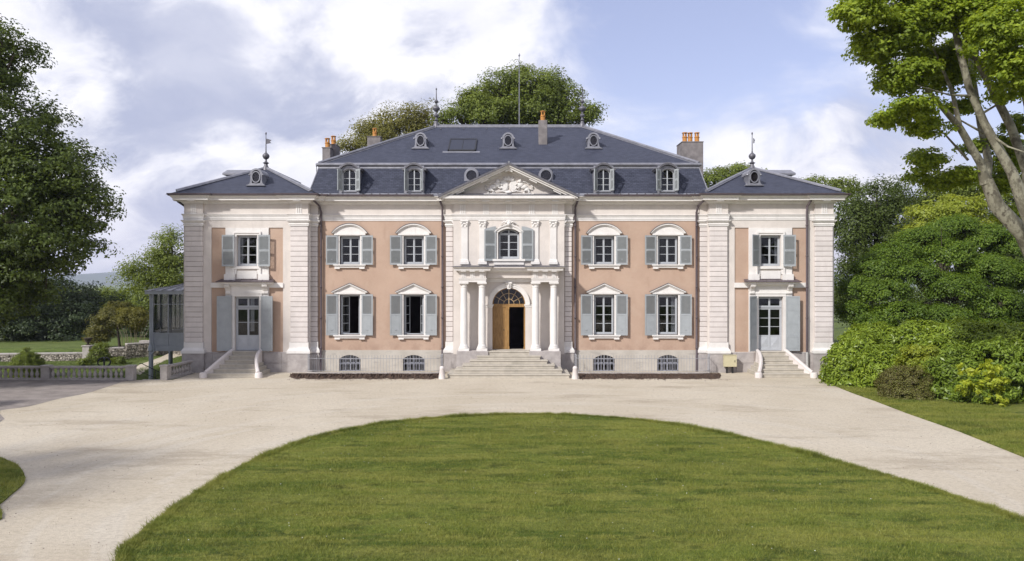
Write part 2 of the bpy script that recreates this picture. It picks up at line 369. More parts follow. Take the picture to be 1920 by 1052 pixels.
# ---- shells
W1 = (2.08, 4.37); W2 = (6.12, 7.74); WW = 1.17
WX = (-9.12, -5.46, 5.46, 9.12)
for s in (-1, 1):
    a, b = sorted((s*11.42, s*3.1))
    ops = [(c - WW/2, c + WW/2, z[0], z[1]) for c in WX if c*s > 0 for z in (W1, W2)]
    wall_mesh(a, b, 1.2, 8.7, 0, ops, .42).build('plaster_wall', M['pink'], CH)
    wall_mesh(a, b, -.3, 1.2, -.045, [(c - .62, c + .62, -.02, .93, .24) for c in WX if c*s > 0], .35).add([(a, -.045, 1.2), (b, -.045, 1.2), (b, .05, 1.215), (a, .05, 1.215)], [(0, 1, 2, 3)]).build('base_wall', M['base'], CH)
# interior, rear and side walls
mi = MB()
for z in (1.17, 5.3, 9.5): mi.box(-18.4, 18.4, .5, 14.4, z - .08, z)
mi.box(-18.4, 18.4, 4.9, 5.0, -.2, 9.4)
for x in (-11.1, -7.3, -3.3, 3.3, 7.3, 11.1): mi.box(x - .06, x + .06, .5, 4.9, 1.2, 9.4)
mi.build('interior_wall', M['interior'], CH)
mw = MB().box(-18.5, 18.5, 14.3, 14.5, -.6, 9.9)
for s in (-1, 1): mw.box(s*18.5, s*18.34, .0, 14.3, -.8, 9.9)
mw.build('rear_wall', M['cream'], CH)

# ---- rusticated pilasters: each block is a piece
Z0, Z1, NR = 1.70, 8.28, 23
PIT = (Z1 - Z0) / NR
def blockmesh(wid, dep): return MB().box(-wid/2, wid/2, 0, dep, .013, PIT - .013).mesh('quoin_block', M['quoin'], bevel=.014)
bm_main, bm_sec, bm_out = blockmesh(1.0, .66), blockmesh(.40, .3), blockmesh(.22, .3)
for s in (-1, 1):
    for cx, hw, y0, y1, me in ((17.83, .5, -.66, 0, bm_main), (11.87, .5, -.66, 0, bm_main), (11.14, .2, -.165, .05, bm_sec), (18.42, .11, -.135, .2, bm_out), (3.40, .2, -.135, .1, bm_sec)):
        MB().box(s*cx - hw + .02, s*cx + hw - .02, y0 + .024, y1 + .03, 1.0, 8.65).build('pilaster_core', M['groove'], CH)
        for i in range(NR): link('quoin_block', me, CH, (s*cx, y0, Z0 + i*PIT))
    subs = [LEFT[1:6], LEFT[6:12], LEFT[12:16]]
    for q, p in enumerate(subs):
        if q == 0: p = [(-18.55, 3)] + p
        if q == 2: p = p[:-1] + [(-3.16, -.405)]
        p = p if s < 0 else mir(p)
        MB().sweep(p, [(-.06, 8.28), (.02, 8.28), (.02, 8.34), (.05, 8.36), (.05, 8.40), (.02, 8.42), (.02, 8.47), (.10, 8.53), (.10, 8.565), (.14, 8.58), (.14, 8.62), (-.06, 8.62)]).build('pilaster_capital', M['trim'], CH)
        MB().sweep(p, [(-.1, 1.70), (.012, 1.70), (.015, 1.42), (.03, 1.36), (.10, 1.27), (.11, 1.23), (.13, 1.22), (.13, 1.08), (-.1, 1.08)]).build('pilaster_base', M['trim'], CH)
        MB().sweep(p, [(-.3, 1.078), (.09, 1.078), (.09, -.4), (-.3, -.4)]).build('plinth_stone', M['plinth'], CH)
# triglyphs on the pavilion pilasters and over the centre
tri = MB()
for k_ in (-.115, 0, .115): tri.box(k_ - .04, k_ + .04, -.03, .02, 0, .46)
tri.box(-.18, .18, -.02, .02, .46, .50).box(-.19, .19, -.055, .0, -.075, -.01)
for k_ in range(6): tri.box(-.165 + k_*.06, -.135 + k_*.06, -.05, -.0, -.115, -.076)
trm = tri.mesh('triglyph', M['trim'])
for x, y in ((-17.83, -.68), (-11.87, -.68), (11.87, -.68), (17.83, -.68)): link('triglyph', trm, CH, (x, y, 9.02))
for x in (-2.62, -1.30, 0, 1.30, 2.62): link('triglyph', trm, CH, (x, -.42, 9.02))
mut = MB().box(-.2, .2, -.38, -.02, -.055, 0).mesh('mutule', M['trim'])
for x, y in ((-17.83, -.68), (-11.87, -.68), (11.87, -.68), (17.83, -.68), (-2.62, -.48), (-1.30, -.48), (0, -.48), (1.30, -.48), (2.62, -.48)): link('mutule', mut, CH, (x, y - .03, 9.712))

# ---------------------------------------------------------------- windows and shutters
cache = {}
def casement_mesh(wid, z0, z1, rows, arch=None, panel=0.0):
    """local x 0..wid; returns frame mesh and pane meshes"""
    key = (round(wid, 3), round(z0, 3), round(z1, 3), rows, arch, panel)
    if key in cache: return cache[key]
    f = MB(); st, mt, t = .052, .028, .025
    f.box(0, st, -t, t, z0, z1); f.box(wid - st, wid, -t, t, z0, z1 - (0 if not arch or arch > 0 else -arch))
    f.box(st, wid - st, -t, t, z0, z0 + .07); f.box(st, wid - st, -t, t, z1 - .055, z1)
    zb = z0 + .07
    if panel:
        f.box(st, wid - st, -.012, .012, zb, z0 + panel - .03); f.box(st, wid - st, -t, t, z0 + panel - .03, z0 + panel + .03)
        c = ((wid)/2, (zb + z0 + panel)/2); hx, hz = wid/2 - st - .03, (panel - .1)/2 - .03
        f.add([(c[0]-hx, -.013, c[1]-hz), (c[0]+hx, -.013, c[1]-hz), (c[0]+hx, -.013, c[1]+hz), (c[0]-hx, -.013, c[1]+hz), (c[0], -.05, c[1])], [(0,1,4),(1,2,4),(2,3,4),(3,0,4)])
        zb = z0 + panel + .03
    zt = z1 - .055; ps = []; h = (zt - zb) / rows
    for i in range(rows):
        if i: f.box(st, wid - st, -t*.8, t*.8, zb + i*h - mt/2, zb + i*h + mt/2)
        ps.append(MB().box(st - .004, wid - st + .004, -.003, .003, zb + i*h + (mt/2 if i else 0) - .003, zb + (i+1)*h - (mt/2 if i < rows-1 else 0) + .003).mesh('pane', M['glass']))
    cache[key] = (f.mesh('casement', M['frame']), ps)
    return cache[key]
def window(cx, z0, z1, wid, y, rows, opened=(0, 0), panel=0.0, parent=CH, name='window', fr=.055):
    f = MB(); h = wid/2
    f.box(cx - h, cx - h + fr, y - .05, y + .05, z0, z1).box(cx + h - fr, cx + h, y - .05, y + .05, z0, z1).box(cx - h + fr, cx + h - fr, y - .05, y + .05, z1 - fr, z1).box(cx - h + fr, cx + h - fr, y - .05, y + .05, z0, z0 + fr)
    o = f.build(name, M['frame'], parent)
    cw = h - fr - .002
    me, ps = casement_mesh(cw, z0 + fr + .004, z1 - fr - .004, rows, None, panel)
    for sd, an in ((1, opened[0]), (-1, opened[1])):
        for nm, m_ in [('casement', me)] + [('pane', p) for p in ps]:
            c = link(nm, m_, o, (cx - sd*cw, y, 0), R(an)*sd)
            if sd < 0: c.scale = (-1, 1, 1)
    if not opened[0]: MB().box(cx - .022, cx + .022, y - .04, y - .026, z0 + fr, z1 - fr).build('meeting_stile', M['frame'], o)
    return o
def shutter_mesh(wid, hgt, kind):
    key = ('sh', round(wid, 3), round(hgt, 3), kind)
    if key in cache: return cache[key]
    f, sl_ = MB(), MB(); st, t = .075, .02
    def louvre(a, b):
        n = max(4, int((b - a) / .056)); q = (b - a) / n
        for i in range(n):
            zc = a + (i + .5)*q
            e = wid - st + .004; g_ = st - .004
            sl_.add([(g_, -.016, zc + .016), (e, -.016, zc + .016), (e, .016, zc - .030), (g_, .016, zc - .030),
                     (g_, -.016, zc + .026), (e, -.016, zc + .026), (e, .016, zc - .020), (g_, .016, zc - .020)],
                    [(0, 1, 2, 3), (7, 6, 5, 4), (0, 4, 5, 1), (3, 2, 6, 7), (0, 3, 7, 4), (1, 5, 6, 2)])
    if kind == 'arch':
        pr = [(0, 0), (wid, 0), (wid, hgt - .17)] + [(wid*(1 - i/8), hgt - .17 + .17*math.sin(i/8*math.pi/2)) for i in range(1, 9)]
        f.box(0, st, -t, t, 0, hgt - .23).box(wid - st, wid, -t, t, 0, hgt - .23)
        f.prism([(0, hgt - .23), (wid, hgt - .23)] + pr[2:], -t, t)
        tz = hgt - .23
    else:
        f.box(0, st, -t, t, 0, hgt).box(wid - st, wid, -t, t, 0, hgt); f.box(st, wid - st, -t, t, hgt - .09, hgt); tz = hgt - .09
    f.box(st, wid - st, -t, t, 0, .11)
    if kind in ('two', 'arch'):
        mid = (tz + .11) / 2
        f.box(st, wid - st, -t, t, mid - .055, mid + .055); f.box(st + .06, wid - st - .06, -t - .012, t + .012, mid - .012, mid + .012)
        louvre(.115, mid - .055); louvre(mid + .055, tz)
    elif kind == 'half':
        mid = .11 + (tz - .11)*.50
        f.box(st, wid - st, -t, t, mid - .045, mid + .045); f.box(st, wid - st, -.009, .009, .11, mid - .045)
        f.box(st + .05, wid - st - .05, -.014, .014, .16, mid - .095); louvre(mid + .045, tz)
    elif kind == 'four':
        n = 4; q = (tz - .11 + .07) / n
        f.box(st, wid - st, -.006, .006, .11, tz)
        for i in range(n):
            a, b = .11 + i*q, .11 + (i+1)*q - .07
            if i < n - 1: f.box(st, wid - st, -t, t, b, b + .07)
            f.box(st + .035, wid - st - .035, -.013, .013, a + .035, b - .035)
    if kind != 'four': f.box(wid*.42, wid*.58, -t - .02, -t - .001, .3, .33)
    for z in (.15, hgt - .3): f.box(-.03, .09, -t - .008, -t - .001, z, z + .035)
    a = f.mesh('shutter', M['shutter']); b = sl_.mesh('slats', M['shutter']) if sl_.v else None
    cache[key] = (a, b); return a, b
def shutter(side, hx, y, z0, hgt, wid, kind, ang, parent=CH):
    a, b = shutter_mesh(wid, hgt, kind)
    o = link('shutter', a, parent, (hx, y, z0), R(-ang)*side); o.scale = (side, 1, 1)
    if b: tag(link('slats', b, o), kind='stuff')
    return o
def rake(p0, p1, th, y0, y1, mb):                          # slanted bar in XZ, thickness th below the line p0-p1
    mb.prism([p0, p1, (p1[0], p1[1] - th), (p0[0], p0[1] - th)], y0, y1)

shut_ang = {(-9.12, 0): (7, 6), (-5.46, 0): (8, 5), (5.46, 0): (6, 9), (9.12, 0): (9, 9), (-9.12, 1): (7, 6), (-5.46, 1): (8, 6), (5.46, 1): (12, 8), (9.12, 1): (10, 8)}
for cx in WX:
    for fl, (z0, z1) in enumerate((W1, W2)):
        rows = 4 if fl == 0 else 3
        op = (0, 0)
        if fl == 0 and cx == -9.12: op = (42, 76)
        if fl == 0 and cx == -5.46: op = (66, 70)
        h = WW/2
        window(cx, z0 + .02, z1 - .02, WW - .04, .20, rows, op)
        sr = MB().box(cx - h - .14, cx - h, -.05, .14, z0, z1 + .06).box(cx + h, cx + h + .14, -.05, .14, z0, z1 + .06).box(cx - h, cx + h, -.05, .14, z1, z1 + .06)
        sr.build('window_surround', M['trim'], CH)
        zs = z0 - (.32 if fl == 0 else .34)
        ms = MB().box(cx - .93, cx + .93, -.20, .10, z0 - .055, z0).box(cx - .90, cx + .90, -.17, .02, z0 - .10, z0 - .055).box(cx - .86, cx + .86, -.12, .02, z0 - .19, z0 - .10)
        for s in (-1, 1): ms.box(cx + s*.86, cx + s*.56, -.14, .02, z0 - .255, z0 - .19)
        ms.build('window_sill', M['trim'], CH)
        mp = MB(); zb = z1 + .06
        if fl == 0:
            mp.box(cx - .90, cx + .90, -.11, .02, zb, zb + .10).prism([(cx - .86, zb + .10), (cx + .86, zb + .10), (cx, zb + .52)], -.07, .02)
            for s in (-1, 1):
                rake((cx + s*1.02, zb + .13), (cx, zb + .60), .06, -.19, .02, mp); rake((cx + s*.96, zb + .085), (cx, zb + .53), .045, -.13, .02, mp)
        else:
            mp.box(cx - .90, cx + .90, -.11, .02, zb, zb + .10)
            o_, i_, j_ = seg_arc(cx - 1.02, cx + 1.02, zb + .11, .54, 18), seg_arc(cx - .98, cx + .98, zb + .10, .48, 18), seg_arc(cx - .90, cx + .90, zb + .10, .42, 18)
            mp.strip(i_, o_, -.19, .02); mp.strip(j_, i_, -.13, .02); mp.prism([(cx - .88, zb + .10), (cx + .88, zb + .10)] + j_[::-1][1:-1], -.07, .02)
        mp.build('window_pediment', M['trim'], CH)
        # thin lead cover over the pediment
        ml = MB()
        if fl == 0:
            for s in (-1, 1): rake((cx + s*1.05, zb + .145), (cx, zb + .63), .018, -.21, .0, ml)
        else: ml.strip(seg_arc(cx - 1.025, cx + 1.025, zb + .112, .545, 18), seg_arc(cx - 1.045, cx + 1.045, zb + .112, .57, 18), -.21, .0)
        ml.build('lead_flashing', M['lead'], CH)
        a_ = shut_ang[cx, fl]; kind = 'half' if fl == 0 else 'two'
        shutter(-1, cx - h - .10, -.085, z0 - .02, z1 - z0 + .06, .66, kind, a_[0]); shutter(1, cx + h + .10, -.085, z0 - .02, z1 - z0 + .06, .66, kind, a_[1])
    # basement window with grille
    f = MB(); f.box(cx - .62, cx + .62, .14, .18, -.02, .05).box(cx - .62, cx + .62, .14, .18, .44, .50)
    for x in (-.6, -.3, 0, .3, .6): f.box(cx + x - .025, cx + x + .025, .14, .18, 0, .93)
    o = f.build('basement_window', M['grille'], CH)
    for i in range(4):
        for za, zb in ((.05, .44), (.5, .9)): box('pane', M['glass'], o, cx - .575 + i*.3, cx - .325 + i*.3, .158, .162, za, zb)
    g = MB()
    for i in range(7):
        x = cx - .54 + i*.18; g.tube([(x, .0, -.02), (x, .0, .72 + .2*(1 - ((x - cx)/.62)**2))], .013, 5)
    for z in (.42, .70): g.box(cx - .615, cx + .615, -.015, .008, z - .014, z + .014)
    g.build('window_grille', M['grille'], o)
# a curtain in one lower window
box('curtain', M['curtain'], CH, 9.38, 9.62, .34, .37, 2.1, 4.3)

# ---------------------------------------------------------------- pavilions
def cheek(cx, s, mb_cap):
    """curved stair cheek: returns wall MB"""
    n = 14; mb = MB()
    P = []
    for i in range(n+1):
        t = i/n; yy = -.62 - 2.35*t; off = .80 + .62*t**2.0
        zt = 1.20 - .98*(t**1.15) + .10*math.sin(t*math.pi)
        P.append((cx + s*off, yy, zt))
    for i in range(n):
        (xa, ya, za), (xb, yb, zb) = P[i], P[i+1]
        wv, zo = .09, -.3
        mb.add([(xa - wv, ya, zo), (xa + wv, ya, zo), (xa + wv, ya, za), (xa - wv, ya, za), (xb - wv, yb, zo), (xb + wv, yb, zo), (xb + wv, yb, zb), (xb - wv, yb, zb)],
               [(0, 1, 5, 4), (1, 2, 6, 5), (2, 3, 7, 6), (3, 0, 4, 7)] + ([(0, 3, 2, 1)] if i == 0 else []) + ([(4, 5, 6, 7)] if i == n-1 else []))
    mb_cap.tube([(x, y, z + .035) for x, y, z in P], .105, 8)
    x, y, z = P[-1]
    mb_cap.lathe([(.20, 0), (.20, .34), (.165, .40), (.02, .41)], x + s*.06, y - .1, 16, -.12)
    return mb
for s in (-1, 1):
    cx = s*14.85
    A, B = cx - 3.6, cx + 3.6
    pk = [(cx - 2.03, cx - 1.24), (cx + 1.24, cx + 2.03)]
    ops = [(a, b, z0, z1) for a, b in pk for z0, z1 in ((1.14, 4.78), (5.08, 8.2))]
    wz = (6.02, 7.77); dz_ = (1.2, 4.29); ww, dw = .58, .70
    ops2 = ops + [(cx - ww, cx + ww, *wz), (cx - dw, cx + dw, *dz_)]
    wall_mesh(A, B, 1.0, 8.7, -.5, [o for o in ops2], .30).build('pavilion_wall', M['cream'], CH)
    for a, b in pk:
        for z0, z1 in ((1.14, 4.78), (5.08, 8.2)): box('plaster_panel', M['pink'], CH, a - .02, b + .02, -.445, -.40, z0 - .02, z1 + .02)
    # string band between the floors
    for a, b in ((cx - 2.03, cx - 1.24), (cx + 1.24, cx + 2.03)): box('string_course', M['trim'], CH, a - .03, b + .03, -.56, -.45, 4.80, 5.06)
    # plinth stones between the pilasters
    for a, b in ((A + 1.0, cx - 1.95), (cx - 1.95, cx - .95), (cx + .95, cx + 1.95), (cx + 1.95, B - 1.0)):
        for z0, z1 in ((-.3, .52), (.52, 1.13)): MB().box(a + .006, b - .006, -.565, -.3, z0 + .006, z1 - .006).build('plinth_stone', M['plinth'], CH, bevel=.01)
    MB().box(A + .9, B - .9, -.54, -.3, -.3, 1.12).build('plinth_core', M['groove'], CH)
    # upper window: surround, apron, pedestal blocks
    ms = MB()
    ms.box(cx - 1.22, cx - .80, -.53, -.48, 5.25, 8.18).box(cx + .80, cx + 1.22, -.53, -.48, 5.25, 8.18).box(cx - .80, cx + .80, -.53, -.48, 7.98, 8.18)
    for q in (-1, 1):
        ms.box(cx + q*.80, cx + q*.70, -.60, -.48, 5.56, 7.878).box(cx + q*.70, cx + q*.585, -.56, -.48, 5.56, 7.773)
        ms.box(cx + q*1.27, cx + q*.66, -.64, -.48, 5.2, 5.56)
    ms.box(cx - .80, cx + .80, -.60, -.48, 7.88, 7.98).box(cx - .70, cx + .70, -.56, -.48, 7.775, 7.88).box(cx - .70, cx + .70, -.60, -.48, 5.86, 6.0).box(cx - .56, cx + .56, -.545, -.48, 5.3, 5.74)
    ms.build('window_surround', M['trim'], CH)
    window(cx, wz[0] + .01, wz[1] - .01, ww*2 - .02, -.30, 3)
    sa = (6, 5) if s < 0 else (40, 7)
    sa2 = (9, 12) if s < 0 else (42, 6)
    shutter(-1, cx - ww - .10, -.66, wz[0] - .02, wz[1] - wz[0] + .03, .68, 'two', sa[0]); shutter(1, cx + ww + .10, -.66, wz[0] - .02, wz[1] - wz[0] + .03, .68, 'two', sa[1])
    # door surround with consoles and hood
    md = MB()
    for q in (-1, 1):
        md.box(cx + q*(dw + .002), cx + q*(dw + .16), -.56, -.48, 1.2, 4.45).box(cx + q*1.22, cx + q*.86, -.53, -.48, 1.2, 4.95)
        co = [(-.5, 4.42), (-.58, 4.42), (-.62, 4.5), (-.60, 4.6), (-.68, 4.74), (-.82, 4.86), (-.84, 4.95), (-.80, 4.98), (-.5, 4.98)]
        md.prism(co, cx + q*.92, cx + q*1.20, 'x')
        for g_ in (.99, 1.06, 1.13): md.prism([(p[0] - .02, p[1]) for p in co], cx + q*(g_ - .012), cx + q*(g_ + .012), 'x')
    md.box(cx - dw - .16, cx + dw + .16, -.57, -.48, 4.295, 4.45).box(cx - dw - .2, cx + dw + .2, -.60, -.48, 4.45, 4.50).box(cx - .9, cx + .9, -.54, -.48, 4.50, 4.90)
    md.sweep([(cx - 1.24, -.45), (cx - 1.24, -.6), (cx + 1.24, -.6), (cx + 1.24, -.45)], [(-.1, 4.9), (.02, 4.9), (.06, 4.96), (.24, 4.99), (.24, 5.05), (.32, 5.10), (-.1, 5.10)])
    md.build('door_surround', M['trim'], CH)
    mh = MB().add([(cx - 1.62, -.98, 5.11), (cx + 1.62, -.98, 5.11), (cx + 1.5, -.45, 5.24), (cx - 1.5, -.45, 5.24), (cx - 1.62, -.98, 5.15), (cx + 1.62, -.98, 5.15), (cx + 1.5, -.45, 5.28), (cx - 1.5, -.45, 5.28)],
              [(0, 1, 2, 3), (4, 5, 6, 7), (0, 1, 5, 4), (1, 2, 6, 5), (3, 0, 4, 7)])
    for q in (-.9, -.3, .3, .9): mh.tube([(cx + q*1.08, -.985, 5.155), (cx + q, -.46, 5.285)], .014, 5)
    mh.build('door_hood', M['pipe'], CH)
    d = window(cx, 1.22, 3.66, dw*2 - .02, -.28, 2 if s < 0 else 3, (0, 0), .78, name='door')
    t = window(cx, 3.64, 4.28, dw*2 - .02, -.28, 1, name='transom_window')
    if s < 0: box('curtain', M['curtain'], CH, cx + .08, cx + .30, -.18, -.16, 2.3, 4.2); box('curtain', M['curtain'], CH, cx - .52, cx - .34, -.18, -.16, 6.1, 7.7)
    if s > 0: box('curtain', M['curtain'], CH, cx + .34, cx + .52, -.18, -.16, 6.1, 7.7)
    shutter(-1, cx - dw - .13, -.66, 1.22, 3.10, .80 if s < 0 else .72, 'four', sa2[0]); shutter(1, cx + dw + .13, -.66, 1.22, 3.10, .72 if s < 0 else .76, 'four', sa2[1])
    # stairs
    st_ = empty('side_stairs'); st_.parent = CH
    for i in range(6):
        zt = .2*(i+1); yf = -3.0 + i*.42
        t_ = (-yf - .62)/2.35; hw = .70 + .62*t_**2
        MB().box(cx - hw, cx + hw, yf + .03, -.5, zt - .2, zt - .055).box(cx - hw, cx + hw, yf, -.5, zt - .053, zt).build('step', M['step'], st_, bevel=.008)
    for q in (-1, 1):
        cap = MB(); cheek(cx, q, cap).build('cheek_wall', M['quoin'], st_); cap.build('coping', M['quoin'], st_, smooth=True)

# ---------------------------------------------------------------- the centre
CY = -.42
dr = .94; dsp = 3.84
wall_mesh(-3.16, 3.16, 1.0, 8.7, CY, [(-dr, dr, 1.25, dsp + dr, dr), (-.60, .60, 6.42, 8.14, .22)], .55).build('centre_wall', M['cream'], CH)
for s in (-1, 1):
    box('centre_return', M['cream'], CH, s*3.155, s*3.0, CY + .002, .1, 1.0, 8.66)
    for q, cc in enumerate((2.52, 1.50)):
        # pilaster above
        MB().box(s*cc - .18, s*cc + .18, CY - .07, CY, 6.42, 8.20).build('pilaster', M['trim'], CH)
        MB().sweep([(s*cc - .18, CY), (s*cc - .18, CY - .07), (s*cc + .18, CY - .07), (s*cc + .18, CY)], [(-.05, 6.12), (.07, 6.12), (.07, 6.26), (.04, 6.29), (.05, 6.33), (.01, 6.40), (.0, 6.43), (-.05, 6.43)]).build('pilaster_base', M['trim'], CH)
        cp = MB().box(s*cc - .19, s*cc + .19, CY - .085, CY, 8.20, 8.235)
        cp.prism([(s*cc - .17, 8.235), (s*cc + .17, 8.235), (s*cc + .21, 8.5), (s*cc - .21, 8.5)], CY - .09, CY)
        for e in (-1, 1):
            cp.ball((s*cc + e*.16, CY - .10, 8.47), (.075, .05, .075), 8, 6); cp.ball((s*cc + e*.10, CY - .10, 8.33), (.05, .045, .07), 8, 6); cp.ball((s*cc + e*.04, CY - .11, 8.42), (.045, .04, .06), 8, 6)
        cp.box(s*cc - .23, s*cc + .23, CY - .15, CY, 8.545, 8.615)
        cp.build('pilaster_capital', M['trim'], CH)
        # free columns of the porch
        yc = -1.02; co = MB()
        co.lathe([(.205, 1.62), (.212, 2.4), (.205, 3.2), (.178, 4.82), (.20, 4.84), (.20, 4.87), (.178, 4.88), (.178, 4.94), (.215, 4.97), (.24, 5.02)], s*cc, yc, 24)
        o = co.build('column', M['trim'], CH, smooth=True)
        box('abacus', M['trim'], o, s*cc - .265, s*cc + .265, yc - .265, yc + .265, 5.022, 5.11)
        MB().lathe([(.27, 1.40), (.285, 1.44), (.27, 1.49), (.23, 1.51), (.245, 1.55), (.22, 1.59), (.205, 1.622)], s*cc, yc, 24).build('column_base', M['trim'], o, smooth=True)
        box('column_plinth', M['trim'], o, s*cc - .30, s*cc + .30, yc - .30, yc + .30, 1.27, 1.402)
    # pedestal and entablature over each pair
    x0, x1 = sorted((s*1.14, s*2.90))
    MB().box(x0, x1, -1.40, CY - .01, -.3, 1.268).build('pedestal', M['plinth'], CH, bevel=.015)
    e0, e1 = sorted((s*1.28, s*2.76))
    MB().sweep([(e0, CY), (e0, -1.24), (e1, -1.24), (e1, CY)], [(-.2, 5.112), (.0, 5.112), (.0, 5.2), (.02, 5.2), (.02, 5.27), (.05, 5.29), (.05, 5.33), (-.2, 5.33)]).build('porch_architrave', M['trim'], CH)
    box('porch_frieze', M['cream'], CH, e0, e1, -1.24, CY, 5.332, 5.66)
    sm = MB()
    for k_ in (-.09, 0, .09): sm.box(k_ - .032, k_ + .032, -.025, .0, 0, .3)
    smm = sm.mesh('triglyph', M['trim'])
    for cc in (1.50, 2.02, 2.52): link('triglyph', smm, CH, (s*cc, -1.24, 5.345)); box('mutule', M['trim'], CH, s*cc - .14, s*cc + .14, -1.5, -1.27, 5.70, 5.745)
# porch cornice with broken-back middle and lead cover
pc = [(-2.76, CY), (-2.76, -1.24), (-1.28, -1.24), (-1.28, -.80), (1.28, -.80), (1.28, -1.24), (2.76, -1.24), (2.76, CY)]
MB().sweep(pc, [(-.3, 5.66), (.02, 5.66), (.06, 5.72), (.26, 5.76), (.26, 5.86), (.30, 5.87), (.36, 5.95), (-.3, 5.95)]).build('porch_cornice', M['trim'], CH)
MB().sweep(pc, [(-.6, 5.953), (.40, 5.953), (.40, 5.985), (-.6, 6.06)]).build('porch_lead', M['lead'], CH)
box('porch_beam', M['cream'], CH, -1.28, 1.28, -.78, CY, 5.34, 5.68); box('porch_ceiling', M['cream'], CH, -2.7, 2.7, -1.2, CY - .002, 5.90, 5.949)
MB().sweep([(-1.28, -.50), (1.28, -.50)], [(-.08, 5.112), (.0, 5.112), (.0, 5.2), (.03, 5.2), (.03, 5.27), (.07, 5.29), (.07, 5.338), (-.08, 5.338)]).build('porch_architrave', M['trim'], CH)
# archivolt, imposts, keystone
av = MB().strip(arc(0, dsp, dr, 180, 0, 28), arc(0, dsp, dr + .09, 180, 0, 28), CY - .05, CY + .1).strip(arc(0, dsp, dr + .09, 180, 0, 28), arc(0, dsp, dr + .21, 180, 0, 28), CY - .08, CY).strip(arc(0, dsp, dr + .21, 180, 0, 28), arc(0, dsp, dr + .26, 180, 0, 28), CY - .12, CY)
av.build('archivolt', M['trim'], CH)
for s in (-1, 1):
    x0, x1 = sorted((s*dr, s*1.30))
    MB().sweep([(x0, CY + .2), (x0, CY), (x1, CY), (x1, CY + .2)], [(-.05, 3.64), (.0, 3.64), (.03, 3.70), (.03, 3.75), (.07, 3.78), (.07, 3.838), (-.05, 3.838)]).build('impost', M['trim'], CH)
ky = MB().prism([(-.09, 4.72), (.09, 4.72), (.17, 5.10), (-.17, 5.10)], CY - .17, CY)
ky.ball((-.12, CY - .17, 5.05), (.09, .06, .06), 8, 6).ball((.12, CY - .17, 5.05), (.09, .06, .06), 8, 6).ball((0, CY - .18, 4.92), (.06, .07, .12), 8, 6)
ky.build('keystone', M['trim'], CH)
# upper window
W0, W1_ = 6.44, 8.13
mo = MB().box(-.76, -.62, CY - .06, CY, 6.42, 7.92).box(.62, .76, CY - .06, CY, 6.42, 7.92)
mo.strip(seg_arc(-.62, .62, 7.92, .23, 16), seg_arc(-.78, .78, 7.94, .36, 16), CY - .08, CY); mo.strip(seg_arc(-.78, .78, 7.94, .36, 16), seg_arc(-.86, .86, 7.94, .43, 16), CY - .13, CY)
mo.box(-.92, .92, CY - .14, CY, 6.30, 6.42).box(-.86, .86, CY - .06, CY, 6.1, 6.30)
mo.build('window_surround', M['trim'], CH)
o = window(0, 6.44, 7.90, 1.18, -.16, 3)
hd = MB().strip(seg_arc(-.59, .59, 7.89, .225, 16), [(p[0]*.90, p[1] - .055) for p in seg_arc(-.59, .59, 7.90, .225, 16)], -.21, -.11).box(-.035, .035, -.20, -.12, 7.89, 8.08)
hd.build('arched_head', M['frame'], o)
for s in (-1, 1): MB().prism([(s*.04, 7.9), (s*.5, 7.9), (s*.3, 8.02), (s*.04, 8.06)], -.162, -.158).build('pane', M['glass'], o)
for s in (-1, 1): 
    a_, b_ = shutter_mesh(.66, 1.95, 'arch')
    sh = link('shutter', a_, CH, (s*.73, CY - .10, 6.32), R(-5) if s > 0 else R(5)); sh.scale = (s, 1, 1); tag(link('slats', b_, sh), kind='stuff')
mk = MB()
mk.ball((0, CY - .16, 8.42), (.12, .10, .15), 12, 10).ball((0, CY - .26, 8.40), (.025, .04, .045), 6, 5).ball((-.045, CY - .235, 8.45), (.022, .02, .016), 6, 4).ball((.045, CY - .235, 8.45), (.022, .02, .016), 6, 4).ball((0, CY - .22, 8.33), (.05, .05, .022), 6, 4)
for i in range(7):
    t = R(20 + i*23.3); mk.ball((.17*math.cos(t), CY - .12, 8.44 + .16*math.sin(t)), (.055, .06, .055), 8, 6)
for s in (-1, 1):
    mk.tube([(s*.14, CY - .12, 8.50), (s*.26, CY - .14, 8.55), (s*.38, CY - .10, 8.46), (s*.50, CY - .07, 8.36)], .055, 7, .02)
    mk.tube([(s*.12, CY - .12, 8.34), (s*.24, CY - .13, 8.40), (s*.33, CY - .10, 8.30)], .045, 7, .02)
mk.build('carved_mask', M['trim'], CH, smooth=True)

# entrance door
DY = .02
D = empty('entrance_door'); D.parent = CH
fm = MB().box(-dr, -dr + .06, DY - .05, DY + .08, 1.25, dsp).box(dr - .06, dr, DY - .05, DY + .08, 1.25, dsp).box(-dr, dr, DY - .07, DY + .1, 3.68, 3.86)
fm.strip(arc(0, dsp, dr - .055, 180, 0, 24), arc(0, dsp, dr, 180, 0, 24), DY - .05, DY + .08)
fm.build('door_frame', M['oak'], D)
fb = MB()
for t in (30, 60, 90, 120, 150):
    c_, s_ = math.cos(R(t)), math.sin(R(t)); w_ = .024 if t == 90 else .013
    r0 = 0 if t == 90 else .30
    fb.prism([(r0*c_ - w_*s_, dsp + r0*s_ + w_*c_), (r0*c_ + w_*s_, dsp + r0*s_ - w_*c_), (.9*c_ + w_*s_, dsp + .9*s_ - w_*c_), (.9*c_ - w_*s_, dsp + .9*s_ + w_*c_)], DY - .03, DY + .02)
for r_ in (.30, .62): fb.strip(arc(0, dsp, r_ - .014, 180, 0, 20), arc(0, dsp, r_ + .014, 180, 0, 20), DY - .028, DY + .022)
fb.build('fanlight_bars', plain('light_oak', (.52, .36, .19), .5, .15, 6, bump=0), D)
